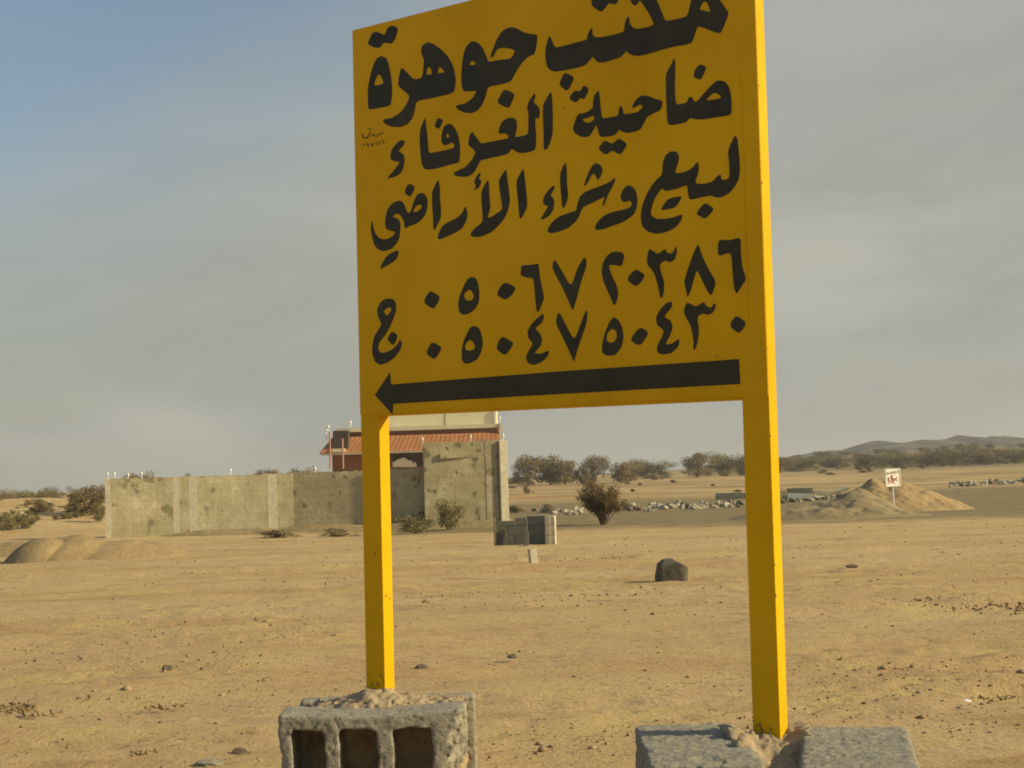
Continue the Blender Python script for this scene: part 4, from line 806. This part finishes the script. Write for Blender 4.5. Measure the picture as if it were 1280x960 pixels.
# ------------------------------------------------------------------ vegetation
def leaf_cloud(r2, blobs, n, size, flat=0.6):
    V, F = [], []
    tot = sum(b[3]**2 for b in blobs)
    for bx, by, bz, br in blobs:
        for _ in range(int(n*br*br/tot)):
            u = Vector((r2.gauss(0, 1), r2.gauss(0, 1), r2.gauss(0, 1))).normalized()*(r2.random()**0.45)
            c = Vector((bx, by, bz))+Vector((u.x*br, u.y*br, u.z*br*flat))
            a = Vector((r2.gauss(0, 1), r2.gauss(0, 1), r2.gauss(0, 1))).normalized(); b = a.cross(Vector((r2.gauss(0, 1), r2.gauss(0, 1), r2.gauss(0, 1)))).normalized()
            s = size*r2.uniform(.5, 1.4); i = len(V)
            V += [c-a*s, c-b*s*.45, c+a*s, c+b*s*.45]; F.append((i, i+1, i+2, i+3))
    return V, F
def tree_kind(seed, w, h, m, low=0.15, n=1500, leaf=0.16, stems=5):
    """returns (branch mesh, crown mesh) for a thorny scrub tree w wide and h high"""
    r2 = random.Random(seed); tr = MB(); blobs = []
    for i in range(stems):
        a = r2.uniform(0, 2*pi); e = r2.uniform(.35, 1.0)*w/2; top = Vector((cos(a)*e, sin(a)*e, h*r2.uniform(.6, .9)))
        mid = Vector((top.x*.35+r2.uniform(-.1, .1)*w, top.y*.35, h*.35)); r0 = h*.013
        tr.tube([(0, 0, -.1), mid, top], [r0, r0*.6, r0*.25], 5)
        blobs.append((top.x*.85, top.y*.85, top.z-h*.06, w*r2.uniform(.17, .27)))
        for j in range(2):
            q = top*r2.uniform(.6, .95)+Vector((r2.uniform(-.2, .2)*w, r2.uniform(-.2, .2)*w, h*r2.uniform(-.25, .08)))
            q.z = max(q.z, h*low); tr.tube([mid*.9+Vector((0, 0, h*.05)), q], [r0*.4, r0*.15], 4)
            blobs.append((q.x, q.y, q.z, w*r2.uniform(.10, .2)))
    for j in range(int(stems*1.6)):
        a = r2.uniform(0, 2*pi); e = r2.uniform(0, .4)*w; blobs.append((cos(a)*e, sin(a)*e, h*r2.uniform(.12, .4), w*r2.uniform(.10, .2)))
    for j in range(4):
        a = r2.uniform(0, 2*pi); blobs.append((cos(a)*w*.36, sin(a)*w*.36, h*r2.uniform(low+.1, .5), w*r2.uniform(.08, .15)))
    V, F = leaf_cloud(r2, blobs, n, leaf, 0.75*min(1, h/w*1.6))
    V = [v if v.z > .02 else Vector((v.x, v.y, .02+abs(v.z)*.2)) for v in V]
    b = bpy.data.meshes.new('branches'); b.from_pydata(tr.v, [], tr.f); b.materials.append(M['bark'])
    c = np_mesh('crown', np.array([tuple(v) for v in V]), np.array(F)); c.materials.append(m)
    return b, c
kinds = {}
def kind(key, *a, **k):
    kinds[key] = tree_kind(*a, **k)
kind('spread', 1, 3.4, 3.0, M['grey_leaf'], low=.02, n=6500, leaf=.075, stems=8)
kind('round', 2, 3.0, 2.8, M['grey_leaf'], low=.05, n=6000, leaf=.07, stems=7)
kind('low', 3, 4.0, 1.8, M['grey_leaf'], low=.0, n=6000, leaf=.075, stems=8)
kind('wide', 4, 5.5, 3.0, M['olive_leaf'], low=.0, n=9000, leaf=.085, stems=11)
kind('shrub', 5, 1.6, 1.0, M['olive_leaf'], low=.0, n=2600, leaf=.05, stems=7)
kind('shrub2', 6, 1.8, 0.9, M['grey_leaf'], low=.0, n=2400, leaf=.05, stems=6)
ksize = dict(spread=(3.4, 3.0), round=(3.0, 2.8), low=(4.0, 1.8), wide=(5.5, 3.0), shrub=(1.6, 1.0), shrub2=(1.8, .9))
def plant(key, px, ytop, wpx, Y, label, group=None, name='scrub_tree', cat='tree', ybase=None):
    top = at(px, ytop, Y); g_ = tz(top.x, Y)
    if name == 'shrub' and ybase: p = ground_at(px, ybase); Y = p.y; top = at(px, ytop, Y); g_ = p.z
    sx = wpx/FOC*Y/ksize[key][0]; sz = max(.2, (top.z-g_))/ksize[key][1]
    e = empty(name, (top.x, Y, g_-.02), rz=0, label=label, cat=cat, group=group)
    e.scale = (sx, sx, sz); e.rotation_euler = (0, 0, rnd.uniform(-.6, .6))
    b = bpy.data.objects.new('trunk', kinds[key][0]); c = bpy.data.objects.new('crown', kinds[key][1])
    for q in (b, c): C.objects.link(q); q.parent = e
G = 'scrub trees along the far edge of the field'
TREES = [('round', 658, 563, 40, 150, 'tall rounded grey scrub tree just right of the tall wall'),
 ('low', 688, 570, 56, 152, 'low wide scrub tree touching the rounded one right of the tall wall'),
 ('spread', 705, 573, 34, 150, 'small brown scrub tree at the right end of the clump beside the tall wall'),
 ('round', 741, 564, 36, 155, 'single rounded scrub tree standing apart above the brown bush'),
 ('shrub2', 728, 582, 22, 150, 'small low scrub at the left foot of the lone rounded tree'),
 ('low', 782, 577, 40, 150, 'low dark scrub right of the lone rounded tree'),
 ('wide', 808, 575, 62, 190, 'broad flat scrub thicket in the gap above the rock row'),
 ('spread', 870, 564, 46, 190, 'tall grey scrub tree left of the right post'),
 ('wide', 905, 567, 60, 195, 'wide scrub clump running behind the right post'),
 ('round', 935, 563, 34, 180, 'dark scrub tree hidden partly behind the right post'),
 ('round', 972, 568, 34, 200, 'scrub tree peeping out right of the right post'),
 ('wide', 1003, 571, 44, 240, 'olive scrub thicket right of the right post below the hill'),
 ('low', 1046, 569, 44, 250, 'low olive scrub left of the small white sign'),
 ('spread', 1082, 566, 34, 240, 'grey scrub tree left above the small white sign'),
 ('wide', 1120, 566, 60, 235, 'olive thicket directly above the small white sign'),
 ('round', 1158, 561, 40, 240, 'taller dark scrub tree above the sand mound slope'),
 ('wide', 1190, 559, 60, 240, 'dark broad thicket under the second hill top'),
 ('low', 1230, 563, 50, 235, 'low scrub right of the broad dark thicket'),
 ('wide', 1268, 560, 54, 235, 'broad scrub thicket at the right edge of the photo'),
 ('spread', 330, 584, 44, 110, 'scrub tree top showing above the middle of the long wall'),
 ('low', 375, 585, 40, 115, 'low scrub top behind the wall left of the house'),
 ('low', 172, 591, 46, 120, 'scrub top behind the left end of the long wall'),
 ('shrub2', 236, 592, 26, 120, 'small scrub top behind the wall between the first two pilasters'),
 ('round', 57, 606, 34, 90, 'dark scrub tree on the skyline left of the wall'),
 ('wide', 25, 613, 50, 100, 'low scrub on the skyline at the left edge'),
 ('round', 1, 610, 26, 85, 'scrub cut off by the left edge of the photo')]
for t_ in TREES: plant(*t_, group=G)
plant('round', 111, 600, 56, 50, 'big dark brown leafless looking tree beside the left end of the long wall', name='scrub_tree')
r3 = random.Random(8)
SH = [('shrub', 12, 640, 40, 662, 'olive shrub low at the left edge before the dirt slope'), ('shrub', 34, 642, 26, 660, 'second olive shrub just right of the one at the left edge'),
 ('shrub2', 92, 622, 20, 634, 'small brown shrub on the dirt slope under the big dark tree'), ('shrub2', 55, 624, 30, 640, 'low brown shrub in the middle of the dirt slope'), ('shrub', 124, 628, 16, 653, 'brown green shrub against the left end of the wall'),
 ('shrub', 561, 624, 34, 663, 'dusty green shrub tallest of those against the tall wall'), ('shrub2', 590, 640, 30, 655, 'low grey shrub before the right half of the tall wall'), ('shrub', 520, 644, 44, 667, 'low spreading shrub just right of the left post'),
 ('shrub2', 536, 636, 24, 660, 'small grey shrub between the spreading one and the tallest'), ('shrub2', 350, 661, 60, 672, 'low dry scrub at the foot of the wall left of the left post'), ('shrub2', 425, 659, 56, 671, 'dark dry scrub against the wall touching the left post'),
 ('shrub2', 776, 588, 26, 603, 'dark low shrub in the field just right above the brown bush'), ('shrub2', 660, 607, 16, 617, 'small shrub in the field right of the tall wall'), ('shrub2', 820, 592, 20, 600, 'small shrub in the field above the rock row'),
 ('shrub2', 645, 631, 30, 641, 'low brown scrub just right of the tall wall foot'), ('shrub2', 688, 629, 26, 641, 'low brown scrub left of the brown bush among rocks'), ('shrub', 640, 596, 22, 606, 'low shrub in the far field beside the pillar')]
for key, px, yt, w, yb, lb in SH: plant(key, px, yt, w, 50, lb, name='shrub', cat='shrub', ybase=yb)
for i in range(26):                                   # scattered field shrubs, far right
    px = r3.uniform(965, 1290); yb = r3.uniform(573, 592) - (px-1120)*.03
    plant('shrub2', px, yb-r3.uniform(3, 7), r3.uniform(8, 22), 50, 'tiny dry shrub dotted over the far field on the right', 'tiny shrubs over the far right field', 'shrub', 'shrub', yb)
for i in range(90):                                   # scrub over the rise in front of the hills
    px = r3.uniform(965, 1292); yb = r3.uniform(563, 584) - (px-1120)*.03
    g0 = ground_at(px, yb)
    if g0.y > 600 or g0.y < 150: continue
    plant(r3.choice(['shrub2', 'low', 'shrub']), px, yb-r3.uniform(3, 9), r3.uniform(10, 30), 50, 'low brown scrub dotted over the rise in front of the far hills', 'scrub over the rise at the right', 'shrub', 'shrub', yb)
for i in range(34):
    px = r3.uniform(-5, 128); yb = r3.uniform(612, 652)
    plant(r3.choice(['shrub2', 'shrub']), px, yb-r3.uniform(3, 8), r3.uniform(7, 18), 50, 'small dry shrub on the dirt slope left of the compound wall', 'dry shrubs over the dirt slope', 'shrub', 'shrub', yb)
for i in range(16):
    px = r3.uniform(640, 930); yb = r3.uniform(600, 622)
    plant('shrub2', px, yb-r3.uniform(2, 5), r3.uniform(6, 14), 50, 'tiny dry tuft in the field behind the brown bush', 'tiny tufts in the field between the posts', 'shrub', 'shrub', yb)

def dry_bush():
    p = ground_at(754, 656); e = empty('dry_bush', p, label='brown leafless V shaped bush standing on grey gravel between the posts', cat='bush')
    kb = p.y/FOC; r2 = random.Random(4); st = MB(); tw_ = []
    H = 42*kb
    for i in range(46):
        a = r2.uniform(0, 2*pi); sp_ = r2.uniform(0.0, 0.86)
        if r2.random() < .25: sp_ *= .4
        tip = Vector((cos(a)*sp_*1.35, sin(a)*sp_*.9, 1)).normalized()*H*r2.uniform(.55, 1.15)*(1.12 if cos(a) < -.3 else 1); tip.z = max(tip.z, .25*H)
        mid = tip*.45+Vector((r2.uniform(-.05, .05), r2.uniform(-.05, .05), .04))
        st.tube([(r2.uniform(-.04, .04), r2.uniform(-.04, .04), -.05), mid, tip], [.020, .012, .004], 4)
        for j in range(16):
            t = r2.uniform(.3, 1); b = (mid*(1-(t-.3)/.7) + tip*((t-.3)/.7)) if t > .3 else mid
            d = (tip.normalized()+Vector((r2.gauss(0, .6), r2.gauss(0, .6), r2.gauss(.1, .45)))).normalized()*H*r2.uniform(.10, .26)
            st.tube([b, b+d], [.007, .003], 3, False); tw_.append(b+d); tw_.append(b+d*.5)
    st.build('stems', M['bark'], e)
    V, F = [], []
    for c in tw_:
        for j in range(9):
            q = c+Vector((r2.gauss(0, .045), r2.gauss(0, .045), r2.gauss(0, .04))); a = Vector((r2.gauss(0, 1), r2.gauss(0, 1), r2.gauss(0, 1))).normalized(); b = a.orthogonal().normalized(); s = .024*r2.uniform(.5, 1.3); i = len(V)
            V += [q-a*s, q-b*s*.5, q+a*s, q+b*s*.5]; F.append((i, i+1, i+2, i+3))
    c = np_mesh('twigs', np.array([tuple(v) for v in V]), np.array(F)); link('twigs', c, M['dry_leaf'], e)
dry_bush()

# ------------------------------------------------------------------ far hills
def hills():
    prof = [(-60, 0), (300, 0), (700, 2), (860, 5), (975, 17), (1040, 24), (1080, 30), (1103, 35), (1120, 31), (1150, 33), (1195, 38), (1225, 33), (1260, 35), (1300, 33), (1400, 40), (1600, 30), (1900, 34), (2400, 18), (3200, 0)]
    xs = [p_[0] for p_ in prof]; hs_ = [p_[1] for p_ in prof]; Yh = 600; V = []; n = 420; rows = 14
    for i in range(n+1):
        px = -100+3400*i/n; h = np.interp(px, xs, hs_)/FOC*Yh; h *= 1+.10*mnoise.noise(Vector((px*.02, 0, 0)))
        h += .9*mnoise.noise(Vector((px*.05, 3, 0)))+.6*mnoise.noise(Vector((px*.16, 5, 0)))+.3*mnoise.noise(Vector((px*.4, 7, 0)))
        for r_ in range(rows+1):
            t = r_/rows; y = Yh-170+340*t; pr = max(0, 1-abs(2*t-1))**.8
            z = .3+h*pr*(1+.25*mnoise.noise(Vector((px*.03, t*4, 9)))*(1-pr)) if True else 0
            V.append(((px-640)/FOC*Yh*(1+(t-.5)*.1), y, z if pr > 0 else -.5))
    F = [(i*(rows+1)+r_, (i+1)*(rows+1)+r_, (i+1)*(rows+1)+r_+1, i*(rows+1)+r_+1) for i in range(n) for r_ in range(rows)]
    tag(pyd('hills', V, F, M['hill'], smooth=True), kind='structure')
hills()

# ------------------------------------------------------------------ haze
HZ = 0.00055
hm = bpy.data.materials.new('haze'); hm.use_nodes = True; hn = hm.node_tree.nodes; hn.clear()
ho = hn.new('ShaderNodeOutputMaterial'); hv = hn.new('ShaderNodeVolumePrincipled'); hv.inputs['Density'].default_value = HZ
hv.inputs['Color'].default_value = (0.92, 0.92, 0.90, 1); hv.inputs['Anisotropy'].default_value = 0.2; hm.node_tree.links.new(hv.outputs['Volume'], ho.inputs['Volume'])
tag(MB().box((0, 0, 11.0), (3700, 3700, 26)).build('haze', hm), kind='stuff')
